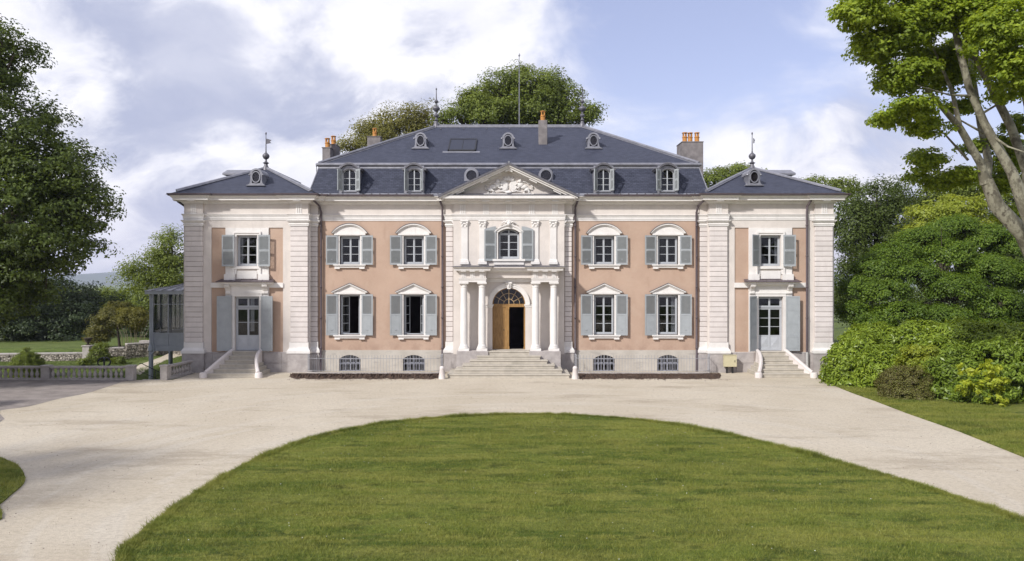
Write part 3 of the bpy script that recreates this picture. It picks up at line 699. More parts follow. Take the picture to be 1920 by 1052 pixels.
MB().prism([(p[0], p[1]) for p in arc(0, dsp + .01, dr - .05, 180, 0, 20)], DY + .026, DY + .03).build('fanlight_pane', M['glass'], D)
def leaf(mb):
    wd = .86; mb.box(0, wd, -.03, .03, 1.27, 3.68)
    for x0, x1, z0, z1 in ((.10, .62, 1.45, 2.12), (.10, .62, 2.24, 2.50)):
        mb.box(x0, x1, -.045, -.03, z0, z0 + .035).box(x0, x1, -.045, -.03, z1 - .035, z1).box(x0, x0 + .035, -.045, -.03, z0 + .035, z1 - .035).box(x1 - .035, x1, -.045, -.03, z0 + .035, z1 - .035).box(x0 + .07, x1 - .07, -.04, -.03, z0 + .07, z1 - .07)
    tp = [(.10 + .52*i/14, 3.30 + .16*(math.sin(math.pi*i/14))**2) for i in range(15)]
    ti = [(.135 + .45*i/14, 3.265 + .16*(math.sin(math.pi*i/14))**2) for i in range(15)]
    mb.strip(ti, tp, -.045, -.03).box(.10, .62, -.045, -.03, 2.62, 2.655).box(.10, .135, -.045, -.03, 2.655, 3.28).box(.585, .62, -.045, -.03, 2.655, 3.28)
    mb.prism([(.17, 2.69), (.55, 2.69)] + [(.55 - .38*i/14, 3.20 + .16*(math.sin(math.pi*i/14))**2) for i in range(15)], -.04, -.03)
    mb.box(.06, .66, -.05, -.03, 2.15, 2.20).box(.06, .66, -.05, -.03, 2.54, 2.59).box(.02, .70, -.055, -.03, 1.28, 1.38)
    return mb
lf = leaf(MB()); lf.box(.72, .90, -.075, .03, 1.27, 3.68).box(.70, .92, -.09, .03, 1.27, 1.42).box(.70, .92, -.09, .03, 3.55, 3.68)
o = lf.build('door_leaf', M['oak'], D, (-dr + .05, DY, 0))
MB().lathe([(.012, 0), (.03, .01), (.03, .03), (.012, .04)], 0, 0, 8).xform(Matrix.Translation((.60, -.05, 2.37)) @ Matrix.Rotation(R(90), 4, 'X')).build('door_handle', M['iron'], o)
o = leaf(MB()).build('door_leaf', M['oak'], D, (dr - .05, DY + .03, 0), R(-97)); o.scale = (-1, 1, 1)
box('door_threshold', M['step'], D, -dr, dr, CY + .01, DY + .2, 1.2, 1.262)

# entrance steps
ST = empty('entrance_steps'); ST.parent = CH
for i in range(6):
    zt = 1.25*(i+1)/6; hw = 3.27 - .375*i; yf = -3.35 + .40*i
    MB().box(-hw + .04, hw - .04, yf + .04, -.45, zt - 1.25/6 - (.15 if i == 0 else 0), zt - .062).box(-hw, hw, yf, -.45, zt - .06, zt).build('step', M['step'], ST, bevel=.01)

# ---------------------------------------------------------------- pediment
PD = empty('pediment'); PD.parent = CH
AX, AZ, EX, EZ = 0, 11.80, 3.92, 9.97
sl_p = (AZ - EZ) / EX
def chev(off0, off1, ex, y0, y1):                          # chevron between two offsets below the roof line
    return [((-ex, AZ - sl_p*ex - off0), (0, AZ - off0), (0, AZ - off1), (-ex, AZ - sl_p*ex - off1)), ((ex, AZ - sl_p*ex - off0), (0, AZ - off0), (0, AZ - off1), (ex, AZ - sl_p*ex - off1))], y0, y1
def chevs(mb, *a):
    ps, y0, y1 = chev(*a)
    for p in ps: mb.prism(list(p), y0, y1)
    return mb
rk = MB(); chevs(rk, .115, .20, 3.86, -1.16, CY); chevs(rk, .20, .31, 3.75, -1.06, CY); chevs(rk, .31, .37, 3.55, -.62, CY); chevs(rk, .37, .43, 3.4, -.54, CY)
rk.build('raking_cornice', M['trim'], PD)
rl = MB(); chevs(rl, .0, .112, 3.95, -1.24, -.9); rl.build('roof_edge', M['lead'], PD)
MB().prism([(-3.5, 9.96), (3.5, 9.96), (0, AZ - .3)], CY - .10, CY).build('tympanum', M['cream'], PD)
MB().add([(-3.8, -1.12, 9.968), (3.8, -1.12, 9.968), (3.3, CY - .02, 10.09), (-3.3, CY - .02, 10.09), (-3.8, -1.12, 10.0), (3.8, -1.12, 10.0), (3.3, CY - .02, 10.12), (-3.3, CY - .02, 10.12)], [(0, 1, 2, 3), (4, 5, 6, 7), (0, 1, 5, 4), (1, 2, 6, 5), (3, 0, 4, 7)]).build('lead_ledge', M['lead'], PD)
box('ledge_cornice', M['trim'], PD, -3.72, 3.72, -1.10, -.40, 9.80, 9.966)
for x in (-2.72, -1.36, 1.36, 2.72):
    z = AZ - sl_p*abs(x) - .315; d = .22; t = -sl_p if x > 0 else sl_p
    MB().prism([(x - d, z - t*d), (x + d, z + t*d), (x + d, z + t*d - .09), (x - d, z - t*d - .09)], -.98, -.66).build('mutule', M['trim'], PD)
MB().prism([(-.2, AZ - .315 - .2*sl_p), (0, AZ - .315), (.2, AZ - .315 - .2*sl_p), (.2, AZ - .42 - .2*sl_p), (0, AZ - .42), (-.2, AZ - .42 - .2*sl_p)], -.98, -.66).build('mutule', M['trim'], PD)
for s in (-1, 1):
    MB().add([(s*3.95, -1.22, EZ + .0), (0, -1.22, AZ + .01), (0, 2.2, AZ + .01), (s*3.95, 2.2, EZ)], [(0, 1, 2, 3)]).build('pediment_roof', M['slate'], PD, uv=True)
MB().tube([(0, -1.25, AZ + .02), (0, .9, AZ + .02)], .06, 8).build('ridge_cap', M['zinc'], PD)
# carved coat of arms
TY = CY - .10
ca = MB()
for s in (-1, 1):
    def disc(rx, rz, d0, d1):
        return [(s*.27 + rx*math.cos(R(t*15)), 10.56 + rz*math.sin(R(t*15))) for t in range(24)], TY - d1, TY - d0
    p_, y0, y1 = disc(.24, .31, 0, .06); ca.prism(p_, y0, y1)
    p_, y0, y1 = disc(.19, .25, .06, .085); ca.prism(p_, y0, y1)
    # rampant supporter: body, mane, head, legs, tail
    ca.ball((s*.66, TY - .06, 10.62), (.20, .10, .16), 10, 8).ball((s*.86, TY - .05, 10.50), (.22, .09, .13), 10, 8).ball((s*1.04, TY - .05, 10.36), (.15, .08, .13), 10, 8)
    ca.ball((s*.62, TY - .08, 10.80), (.12, .10, .12), 10, 8).ball((s*.54, TY - .12, 10.78), (.06, .06, .05), 8, 6).ball((s*.66, TY - .06, 10.90), (.05, .05, .05), 8, 6)
    ca.tube([(s*.56, TY - .08, 10.62), (s*.44, TY - .12, 10.66), (s*.38, TY - .12, 10.60)], .045, 7, .03)
    ca.tube([(s*.60, TY - .08, 10.50), (s*.50, TY - .12, 10.42), (s*.40, TY - .12, 10.44)], .045, 7, .03)
    ca.tube([(s*1.00, TY - .07, 10.34), (s*.86, TY - .10, 10.26), (s*.92, TY - .08, 10.17), (s*.80, TY - .08, 10.15)], .06, 7, .035)
    ca.tube([(s*1.10, TY - .06, 10.32), (s*1.16, TY - .08, 10.22), (s*1.10, TY - .08, 10.15), (s*1.24, TY - .08, 10.13)], .06, 7, .04)
    ca.tube([(s*1.14, TY - .05, 10.40), (s*1.30, TY - .07, 10.36), (s*1.36, TY - .07, 10.48), (s*1.28, TY - .06, 10.60)], .03, 6, .045)
    ca.tube([(s*.80, TY - .04, 10.80), (s*.98, TY - .06, 10.78), (s*1.10, TY - .05, 10.66), (s*1.22, TY - .05, 10.70)], .035, 6, .025)
    ca.tube([(s*.14, TY - .07, 10.22), (s*.45, TY - .09, 10.28), (s*.75, TY - .07, 10.22)], .045, 6, .02)
ca.box(-1.42, 1.42, TY - .10, TY, 10.08, 10.125).ball((0, TY - .09, 10.20), (.20, .10, .10), 10, 8)
ca.prism([(-.26, 10.88), (.26, 10.88), (.34, 11.02), (.24, 10.98), (.20, 11.06), (.10, 10.99), (0, 11.12), (-.10, 10.99), (-.20, 11.06), (-.24, 10.98), (-.34, 11.02)], TY - .09, TY)
for x in (-.34, -.2, 0, .2, .34): ca.ball((x, TY - .07, 11.04 + (.08 if x == 0 else (.02 if abs(x) < .3 else -.01))), .032, 7, 5)
ca.box(-.28, .28, TY - .12, TY, 10.86, 10.91)
ca.build('coat_of_arms', M['trim'], PD, smooth=True)

# ---------------------------------------------------------------- roofs
RF = empty('main_roof'); RF.parent = CH
YE, ZE, XE = -.58, 10.02, 11.38          # eave of the steep part
YB, ZB, XB = .55, 11.82, 11.02           # break
YR, ZR, XR = 7.1, 15.42, 4.85            # ridge
YK = 14.2
MB().add([(-XE, YE, ZE), (XE, YE, ZE), (XB, YB, ZB), (-XB, YB, ZB), (-XE, YK + .6, ZE), (XE, YK + .6, ZE), (XB, YK - .5, ZB), (-XB, YK - .5, ZB)],
         [(0, 1, 2, 3), (1, 5, 6, 2), (5, 4, 7, 6), (4, 0, 3, 7)]).build('steep_slope', M['slate_steep'], RF, uv=True)
a, b = XB + .0, YB + .02
MB().add([(-a, b, ZB + .16), (a, b, ZB + .16), (XR, YR, ZR), (-XR, YR, ZR), (a, YK - .55, ZB + .16), (-a, YK - .55, ZB + .16)],
         [(0, 1, 2, 3), (1, 4, 2), (4, 5, 3, 2), (5, 0, 3)]).build('upper_slope', M['slate'], RF, uv=True)
brk = [(-XB, YK - .5), (-XB, YB), (XB, YB), (XB, YK - .5)]
MB().sweep(brk, [(-.15, ZB - .02), (.05, ZB - .04), (.06, ZB + .02), (.13, ZB + .03), (.17, ZB + .08), (.17, ZB + .14), (.12, ZB + .19), (.0, ZB + .22), (-.15, ZB + .20)]).build('break_moulding', M['zinc'], RF)
MB().sweep([(-XB - .02, YB - .0), (XB + .02, YB)], [(.06, ZB - .14), (.10, ZB - .12), (.09, ZB - .05), (.0, ZB - .03)]).build('zinc_flashing', M['zinc'], RF)
MB().sweep([(-XE, YE), (XE, YE)], [(-.12, ZE + .14), (-.10, ZE + .15), (.05, ZE + .01), (.05, ZE - .02)]).build('zinc_flashing', M['zinc'], RF)
MB().tube([(-XR - .05, YR, ZR + .05), (XR + .05, YR, ZR + .05)], .10, 8).box(-XR, XR, YR - .19, YR + .19, ZR - .08, ZR + .03).build('ridge_cap', M['zinc'], RF)
for s in (-1, 1):
    for y0 in (b, YK - .55): MB().tube([(s*(a + .02), y0, ZB + .22), (s*XR, YR, ZR + .05)], .085, 8).tube([(s*(a - .20), y0 + (.02 if y0 == b else -.02), ZB + .18), (s*(XR - .12), YR + (-.10 if y0 == b else .1), ZR - .02)], .03, 6).build('hip_cap', M['zinc'], RF)
    MB().tube([(s*XE, YE, ZE), (s*XB, YB, ZB)], .035, 6).build('hip_cap', M['zinc'], RF)
# snow hooks along the eave and ladder hooks on the slope
hk = MB().box(-.02, .02, -.04, .04, 0, .05).box(-.03, .03, -.06, -.03, .0, .07).mesh('roof_hook', M['lead'])
for i in range(46):
    x = -10.6 + i*.47
    if abs(x) > 3.7: link('roof_hook', hk, RF, (x, YE + .05, ZE + .07))
for x in (-4.5, -3.0, -1.5, 0, 2.9): link('roof_hook', hk, RF, (x, YR - .5, ZR - .26))
def slope_z(y): return ZB + .16 + (ZR - ZB - .16) * (y - b) / (YR - b)

for s in (-1, 1):
    PR = empty('pavilion_roof'); PR.parent = CH
    xo, xi, yf, zf, zr, yr = s*19.2, s*10.72, -1.16, 10.02, 12.08, 3.25
    xm = (xo + xi)/2; yb_ = 11.0
    MB().add([(xo, yf, zf), (xi, yf, zf), (xm, yr, zr), (xm, yb_, zr), (xo, 15, zf), (xi, 15, zf)],
             [(0, 1, 2), (1, 5, 3, 2), (0, 2, 3, 4), (4, 3, 5)]).build('roof_slope', M['slate'], PR, uv=True)
    for q, xq in ((0, xo), (1, xi)):
        t0 = .0
        MB().tube([(xq + (xm-xq)*.10, yf + (yr-yf)*.10, zf + (zr-zf)*.10 + .05), (xm, yr, zr + .05)], .09, 8).tube([(xq + (xm-xq)*.12, yf + (yr-yf)*.07, zf + (zr-zf)*.085 + .03), (xm - (xm-xq)*.02, yr - .16, zr - .04)], .03, 6).build('hip_cap', M['zinc'], PR)
    MB().tube([(xm, yr, zr + .05), (xm, yb_, zr + .05)], .09, 8).build('ridge_cap', M['zinc'], PR)
    # small dormer seen from the side on the outer slope
    MB().prism([(3.0, 10.7), (4.4, 10.7), (4.4, 11.75), (3.7, 12.0), (3.0, 11.75)], s*17.3, s*16.2, 'x').prism([(2.85, 11.66), (4.55, 11.66), (4.55, 11.76), (3.7, 12.07), (2.85, 11.76)], s*17.5, s*15.6, 'x').build('dormer', M['zinc'], PR)

# ---------------------------------------------------------------- dormers of the steep slope
def dormer(cx, ang, open_=(0, 0)):
    o = empty('dormer'); o.parent = CH
    yf = -.50; z0, z1 = 10.12, 11.52
    wall_mesh(cx - .56, cx + .56, z0, 11.72, yf, [(cx - .37, cx + .37, z0 + .16, z1, .2)], .12).build('dormer_front', M['zinc'], o)
    mb = MB()
    for s in (-1, 1):
        mb.box(cx + s*.56, cx + s*.50, yf + .004, .6, z0, 11.66)
        mb.box(cx + s*.57, cx + s*.43, yf - .05, yf - .002, z0, 11.42)
    mb.box(cx - .6, cx + .6, yf - .10, yf + .1, z0 - .06, z0 + .02).box(cx - .44, cx + .44, yf - .07, yf - .003, z0 + .10, z0 + .16)
    mb.build('dormer_cheek', M['zinc'], o)
    hd_ = MB(); pts_o = [(cx - .74, 11.55), (cx - .54, 11.55)] + seg_arc(cx - .52, cx + .52, 11.56, .30, 12) + [(cx + .54, 11.55), (cx + .74, 11.55)]
    pts_i = [(p[0], p[1] - .10) for p in pts_o]; pts_i[0] = (cx - .66, 11.44); pts_i[-1] = (cx + .66, 11.44)
    hd_.strip(pts_i, pts_o, yf - .17, .7)
    hd_.strip(seg_arc(cx - .37, cx + .37, z1 - .2, .2, 12), seg_arc(cx - .45, cx + .45, z1 - .19, .27, 12), yf - .05, yf - .002)
    hd_.build('dormer_hood', M['lead'], o)
    lid = MB(); po = [(p[0], p[1] + .022) for p in pts_o]; lid.strip(pts_o, po, yf - .18, .75); lid.build('dormer_cover', M['zinc'], o)
    fr = MB().box(cx - .37, cx - .325, yf + .05, yf + .1, z0 + .16, z1 - .2).box(cx + .325, cx + .37, yf + .05, yf + .1, z0 + .16, z1 - .2).box(cx - .03, cx + .03, yf + .04, yf + .1, z0 + .16, z1 - .01).box(cx - .325, cx + .325, yf + .05, yf + .1, z0 + .16, z0 + .21)
    fr.strip(seg_arc(cx - .325, cx + .325, z1 - .215, .18, 10), seg_arc(cx - .37, cx + .37, z1 - .2, .2, 10), yf + .05, yf + .1)
    for z in (.52, .88): fr.box(cx - .325, cx + .325, yf + .055, yf + .095, z0 + z - .012, z0 + z + .012)
    fr.build('window_frame', M['frame'], o)
    for s in (-1, 1):
        for za, zb in ((.21, .508), (.532, .868), (.892, 1.26)): box('pane', M['glass'], o, cx + s*.03, cx + s*.325, yf + .073, yf + .077, z0 + za, z0 + zb)
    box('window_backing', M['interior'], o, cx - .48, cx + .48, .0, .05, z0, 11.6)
    for s, an in zip((-1, 1), ang):
        shutter(s, cx + s*.385, yf - .075, z0 + .16, 1.22, .36, 'two', an, o)
for cx, an in ((-9.05, (55, 40)), (-5.37, (72, 68)), (5.37, (62, 64)), (9.0, (38, 62))): dormer(cx, an)

# round windows in the steep slope behind the pediment
def ring(mb, cx, cz, rx, rz, th, y0, y1, n=24):
    i_ = [(cx + rx*math.cos(2*math.pi*k/n), cz + rz*math.sin(2*math.pi*k/n)) for k in range(n+1)]
    o_ = [(cx + (rx+th)*math.cos(2*math.pi*k/n), cz + (rz+th)*math.sin(2*math.pi*k/n)) for k in range(n+1)]
    return mb.strip(i_, o_, y0, y1)
for cx in (-2.14, 2.12):
    o = empty('round_dormer'); o.parent = CH
    mb = MB().box(cx - .42, cx + .42, -.02, .75, 10.62, 11.25).prism([(cx - .42, 11.25)] + [(cx + .42, 11.25)] + arc(cx, 11.25, .42, 0, 180, 14)[1:-1], -.02, .9)
    ring(mb, cx, 11.22, .30, .30, .06, -.12, -.02); ring(mb, cx, 11.22, .36, .36, .05, -.07, -.02)
    mb.build('dormer_body', M['zinc'], o)
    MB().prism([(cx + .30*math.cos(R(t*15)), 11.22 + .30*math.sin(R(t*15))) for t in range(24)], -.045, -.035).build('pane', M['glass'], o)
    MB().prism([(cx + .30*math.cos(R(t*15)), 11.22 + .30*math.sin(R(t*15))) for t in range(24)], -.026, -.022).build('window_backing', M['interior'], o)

# oval bull's-eye windows
def oculus(cx, y, z, parent, sc=1.0):
    o = empty('oval_dormer', (cx, y, z)); o.parent = parent; o.scale = (sc, sc, sc)
    mb = MB()
    mb.prism([(-.52, 0), (.52, 0), (.50, .05), (.40, .13), (.36, .30), (.36, .66), (.26, .66), (.26, .14), (-.26, .14), (-.26, .66), (-.36, .66), (-.36, .30), (-.40, .13), (-.50, .05)], -.10, .9)
    mb.strip(arc(0, .66, .26, 180, 0, 14, .30), arc(0, .66, .40, 180, 0, 14, .40), -.12, 1.3)
    mb.prism([(-.60, -.03), (.60, -.03), (.54, .03), (-.54, .03)], -.2, .2)
    for s in (-1, 1): mb.ball((s*.42, -.06, .66), (.07, .08, .07), 8, 6)
    ring(mb, 0, .52, .225, .31, .06, -.15, -.06)
    mb.build('dormer_body', M['zinc'], o)
    MB().prism([(.27*math.cos(R(t*15)), .52 + .36*math.sin(R(t*15))) for t in range(24)], -.065, -.055).build('pane', M['glass'], o)
    MB().prism([(.27*math.cos(R(t*15)), .52 + .36*math.sin(R(t*15))) for t in range(24)], -.03, -.02).build('window_backing', M['interior'], o)
for cx in (-5.42, -.06, 5.17): oculus(cx, 3.05, slope_z(3.05) + .0, CH, .92)
oculus(-14.55, .20, 10.68, CH, .92); oculus(14.12, .20, 10.68, CH, .92)

# roof window
o = empty('skylight'); o.parent = CH
ta = (ZR - ZB - .16) / (YR - b)
def on(y, up): return slope_z(y) + up
fr = MB(); x0, x1, ya, yb2 = -3.72, -2.02, 2.55, 4.55
def slab(mb, xa, xb, y0, y1, u0, u1):
    mb.add([(xa, y0, on(y0, u0)), (xb, y0, on(y0, u0)), (xb, y1, on(y1, u0)), (xa, y1, on(y1, u0)), (xa, y0, on(y0, u1)), (xb, y0, on(y0, u1)), (xb, y1, on(y1, u1)), (xa, y1, on(y1, u1))],
           [(0, 3, 2, 1), (4, 5, 6, 7), (0, 1, 5, 4), (1, 2, 6, 5), (2, 3, 7, 6), (3, 0, 4, 7)]); return mb
slab(fr, x0, x0 + .07, ya, yb2, .0, .10); slab(fr, x1 - .07, x1, ya, yb2, .0, .10); slab(fr, x0, x1, ya, ya + .1, .0, .10); slab(fr, x0, x1, yb2 - .06, yb2, .0, .10); slab(fr, -2.885, -2.855, ya, yb2, .0, .09)
fr.build('skylight_frame', M['iron'], o)
slab(MB(), x0 - .3, x1 + .25, ya - .22, ya - .02, .01, .025).build('zinc_flashing', M['zinc'], o)
kd = MT('skylight_glass'); gm = kd.end((.022, .025, .040), .35, None, 0, .2)
for xa, xb in ((x0 + .07, -2.885), (-2.855, x1 - .07)): slab(MB(), xa, xb, ya + .1, yb2 - .06, .05, .07).build('pane', gm, o)

# ---------------------------------------------------------------- chimneys
def pot(mb, x, y, z, h=.62, r=.15):
    mb.lathe([(r, 0), (r*.97, h*.42), (r*1.16, h*.44), (r*1.16, h*.50), (r*.95, h*.52), (r*.95, h*.58), (r*.6, h*.585)], x, y, 14, z)
    for k_ in range(4):
        t = R(45 + 90*k_); mb.box(x + r*.78*math.cos(t) - .035, x + r*.78*math.cos(t) + .035, y + r*.78*math.sin(t) - .035, y + r*.78*math.sin(t) + .035, z + h*.58, z + h*.92)
    mb.lathe([(r*.8, h*.92), (r*1.22, h*.92), (r*1.2, h*.97), (r*.9, h), (r*.3, h*1.01)], x, y, 14, z)
def chimney(x0, x1, y0, y1, z0, z1, pots, cap=.05):
    mb = MB().box(x0, x1, y0, y1, z0, z1).box(x0 - cap, x1 + cap, y0 - cap, y1 + cap, z1, z1 + .06)
    o = mb.build('chimney', M['render'], CH, bevel=.02)
    for p in pots: m_ = MB(); pot(m_, p[0], p[1], z1 + .06 + (p[2] if len(p) > 2 else 0)); m_.build('chimney_pot', M['terracotta'], o, smooth=True)
    return o
chimney(11.02, 12.38, 5.0, 6.6, 9.2, 14.02, ((11.26, 5.3), (11.62, 5.35), (12.04, 5.3)), .03)
chimney(-11.92, -11.40, 5.0, 5.7, 9.2, 13.65, ((-11.66, 5.3),), .04)
chimney(-11.85, -11.2, 5.72, 6.9, 9.2, 13.98, ((-11.5, 6.3),), .02)
chimney(-9.9, -8.98, 9.6, 10.4, 11, 15.2, ((-9.45, 10.0),), .04)
o = chimney(1.84, 2.38, 3.75, 4.35, 12.8, 15.12, ((2.11, 4.05),), .0)
MB().box(1.80, 2.42, 3.70, 4.42, 13.30, 13.62).build('zinc_flashing', M['zinc'], o)

# ---------------------------------------------------------------- finials, flagpole
def finial(x, y, z, prof, tip, r=.028, name='finial'):
    mb = MB().lathe(prof, x, y, 14, z); zt = z + prof[-1][1]
    mb.tube([(x, y, zt - .02), (x, y, z + tip - .08)], r, 6, r*.6); mb.ball((x, y, z + tip), (.05, .05, .09), 8, 6)
    return mb.build(name, M['lead'], CH, smooth=True)
big = [(.20, -.15), (.20, .12), (.13, .22), (.09, .34), (.16, .40), (.09, .46), (.06, .58), (.14, .64), (.165, .72), (.12, .80), (.06, .86), (.06, .96), (.16, 1.04), (.25, 1.16), (.25, 1.20), (.16, 1.32), (.06, 1.38), (.05, 1.52), (.12, 1.58), (.145, 1.65), (.10, 1.73), (.045, 1.78), (.04, 1.85)]
for s in (-1, 1): finial(s*XR, YR, ZR + .02, big, 2.48, .04)
sm_ = [(.25, -.2), (.22, .05), (.12, .20), (.10, .32), (.20, .38), (.10, .44), (.06, .50), (.06, .60), (.16, .66), (.215, .78), (.20, .88), (.10, .98), (.05, 1.02), (.045, 1.1)]
for s in (-1, 1):
    o = finial(s*14.96, 3.25, 12.05, sm_, 2.2, .036)
    if s < 0: MB().prism([(-14.96, 13.60), (-14.62, 13.66), (-14.72, 13.74), (-14.62, 13.84), (-14.80, 13.90), (-14.96, 13.93)], 3.24, 3.26).build('weather_vane', M['lead'], o)
    else: MB().prism([(14.96, 13.60), (15.03, 13.62), (15.02, 13.7), (15.06, 13.78), (15.01, 13.88), (14.96, 13.93)], 3.0, 3.03).build('weather_vane', M['lead'], o)
# rear pavilion finial seen past the left end of the mansard
finial(-12.68, 6.6, 11.0, [(.2, -.8), (.16, .0), (.08, .1), (.07, .2), (.16, .28), (.20, .40), (.14, .52), (.05, .58)], 1.75, .035)
MB().tube([(.66, YR + .3, ZR - .4), (.66, YR + .3, ZR + 4.75)], .035, 6, .022).ball((.66, YR + .3, ZR + 4.85), (.07, .07, .11), 8, 6).build('flagpole', M['zinc'], CH)

# ---------------------------------------------------------------- downpipes
def pipe(pts, bottom=None):
    mb = MB().tube(pts, .062, 8)
    x, y, _ = pts[-1]; z = 8.3
    zl = pts[-1][2]
    while z > zl + .4: mb.lathe([(.075, 0), (.085, .02), (.085, .05), (.075, .07)], x, y, 8, z); mb.box(x - .012, x + .012, y, y + .14, z + .02, z + .05); z -= 1.75
    return mb.build('downpipe', M['pipe'], CH, smooth=True)
for s in (-1, 1):
    pipe([(s*11.05, -.88, 9.93), (s*11.0, -.80, 9.72), (s*10.80, -.28, 9.45), (s*10.74, -.14, 9.1), (s*10.74, -.13, 1.35), (s*10.74, -.20, 1.2), (s*10.74, -.20, .0)])
    pipe([(s*3.92, -.62, 9.93), (s*3.90, -.5, 9.7), (s*3.80, -.2, 9.4), (s*3.80, -.15, 9.1), (s*3.80, -.13, 1.35), (s*3.80, -.20, 1.2), (s*3.80, -.20, .0)])
pipe([(17.05, -1.05, 9.93), (16.98, -.98, 9.7), (16.88, -.66, 9.4), (16.86, -.66, 9.1), (16.86, -.66, 1.15)])
MB().tube([(16.86, -.70, 1.15), (16.86, -.70, .0)], .07, 8).build('downpipe', plain('pale_pipe', (.55, .54, .52), .5, .08), CH, smooth=True)
pipe([(-19.0, -.3, 9.93), (-18.95, -.1, 9.72), (-18.72, .25, 9.5), (-18.68, .3, 9.2), (-18.68, .3, 0)])

# ================================================================ the grounds
def D2(px, py, z=0.0):                                     # ground point under a photo measurement
    d = FPX*(CAM_H - z)/(py - 526.0); return ((px - 960)*d/FPX + CAM_X, CAM_Y + d)
# gravel: tracks run round the lawn, damp and worn patches elsewhere
k = MT('pale_gravel')
sp = k.n('ShaderNodeSeparateXYZ'); k.put(sp.inputs[0], k.pos)
rx_, ry_ = k.math('SUBTRACT', sp.outputs[0], 1.8), k.math('SUBTRACT', sp.outputs[1], -25.0)
rad = k.math('SQRT', k.math('ADD', k.math('MULTIPLY', rx_, rx_), k.math('MULTIPLY', ry_, ry_))); ang_ = k.math('ARCTAN2', ry_, rx_)
cv = k.n('ShaderNodeCombineXYZ'); k.put(cv.inputs[0], k.math('MULTIPLY', rad, 1.1)); k.put(cv.inputs[1], k.math('MULTIPLY', ang_, 1.6))
big_ = k.noise(.16, (1, .8, 1), detail=6, rough=.6)
a = k.mix(k.ramp(big_, .35, .65), (.515, .446, .340), (.595, .527, .418))
a = k.mix(k.ramp(k.noise(1.0, vec=cv.outputs[0], detail=5, rough=.6), .52, .62, 0, .6), a, (.585, .53, .44))
a = k.mix(k.ramp(k.noise(.30, (.45, 1.3, 1), detail=9, rough=.74), .51, .64, 0, .7), a, (.355, .295, .218))
a = k.mix(k.ramp(k.noise(.9, (.5, 1.5, 1), detail=8, rough=.7), .55, .72, 0, .5), a, (.54, .485, .40))
a = k.mix(k.ramp(k.noise(3.2, (.7, 1.4, 1), detail=8, rough=.75), .50, .75, 0, .45), a, (.33, .285, .225))
a = k.mix(k.ramp(k.noise(30, detail=5, rough=.75), .45, .75, 0, .55), a, (.25, .215, .17))
a = k.mix(k.ramp(k.noise(75, detail=3, rough=.7), .58, .72, 0, .6), a, (.62, .575, .50))
a = k.mix(k.ramp(k.noise(9, (.8, 1.2, 1), detail=6, rough=.75), .42, .70, 0, .55), a, (.30, .258, .20))
a = k.mix(k.ramp(k.noise(16, detail=4, rough=.7), .56, .70, 0, .55), a, (.60, .55, .465))
hgt = k.math('ADD', k.noise(45, detail=4, rough=.7), k.math('MULTIPLY', k.noise(2.6, (.6, 1.2, 1), detail=6, rough=.65), 1.3))
M['gravel'] = k.end(a, .92, k.bump(hgt, .7, .03), 0, .2)
k = MT('dark_gravel')
a = k.mix(k.ramp(k.noise(1.3, detail=6), .3, .7), (.18, .155, .14), (.28, .245, .22))
a = k.mix(k.ramp(k.noise(45, detail=3, rough=.7), .45, .7, 0, .7), a, (.40, .36, .34))
M['gravel_dark'] = k.end(a, .95, k.bump(k.noise(50, detail=4, rough=.7), .6, .03), 0, .2)
def grass_mat(name, c1, c2, c3, blade=False):
    k = MT(name)
    a = k.mix(k.ramp(k.noise(.28, (.7, 1.5, 1), detail=6, rough=.65), .42, .58), c1, c2)
    a = k.mix(k.ramp(k.noise(.75, (.6, 1.7, 1), detail=7, rough=.7), .46, .60, 0, .85), a, c3)
    a = k.mix(k.ramp(k.noise(1.25, (.7, 1.5, 1), detail=6, rough=.68), .52, .64, 0, .8), a, tuple(x*.48 for x in c1))
    a = k.mix(k.ramp(k.noise(1.0, (.10, 1.15, 1), detail=3), .44, .60, 0, .42), a, tuple(x*1.15 for x in c3))  # mowing bands: light on leaning blades, put into the colour as stripes
    a = k.mix(k.ramp(k.noise(.22, detail=8, rough=.75), .55, .68, 0, .40), a, (.185, .175, .05))
    a = k.mix(k.ramp(k.noise(13, detail=4, rough=.7), .45, .70, 0, .6), a, tuple(x*.5 for x in c1))
    a = k.mix(k.ramp(k.noise(5.5, detail=5, rough=.7), .5, .72, 0, .5), a, tuple(x*1.35 for x in c3))
    if blade:
        a = k.mix(k.ramp(k.geo.outputs['Random Per Island'], .2, 1, 0, .45), a, tuple(min(1, x*1.3) for x in c3))
        p = k.n('ShaderNodeBsdfPrincipled'); k.put(p.inputs['Base Color'], a); p.inputs['Roughness'].default_value = .55; p.inputs['Specular IOR Level'].default_value = .25
        t = k.n('ShaderNodeBsdfTranslucent'); k.put(t.inputs[0], a); m = k.n('ShaderNodeMixShader'); m.inputs[0].default_value = .3
        k.put(m.inputs[1], p.outputs[0]); k.put(m.inputs[2], t.outputs[0]); k.t.links.new(m.outputs[0], k.out.inputs[0]); return k.m
    a = k.mix(k.ramp(k.noise(30, detail=4, rough=.7), .35, .7, 0, .5), a, tuple(x*.45 for x in c1))
    return k.end(a, .9, k.bump(k.noise(35, detail=4, rough=.7), .8, .05), 0, .2)
GC = ((.080, .118, .015), (.145, .182, .028), (.230, .232, .050))
M['lawn'] = grass_mat('lawn_turf', *GC)
M['blade'] = grass_mat('lawn_blades', *[tuple(x*1.12 for x in c) for c in GC], blade=True)
M['meadow'] = grass_mat('meadow', (.085, .125, .025), (.115, .155, .035), (.15, .18, .05))
M['meadow_blade'] = grass_mat('meadow_blades', (.10, .15, .03), (.13, .18, .04), (.17, .21, .06), blade=True)

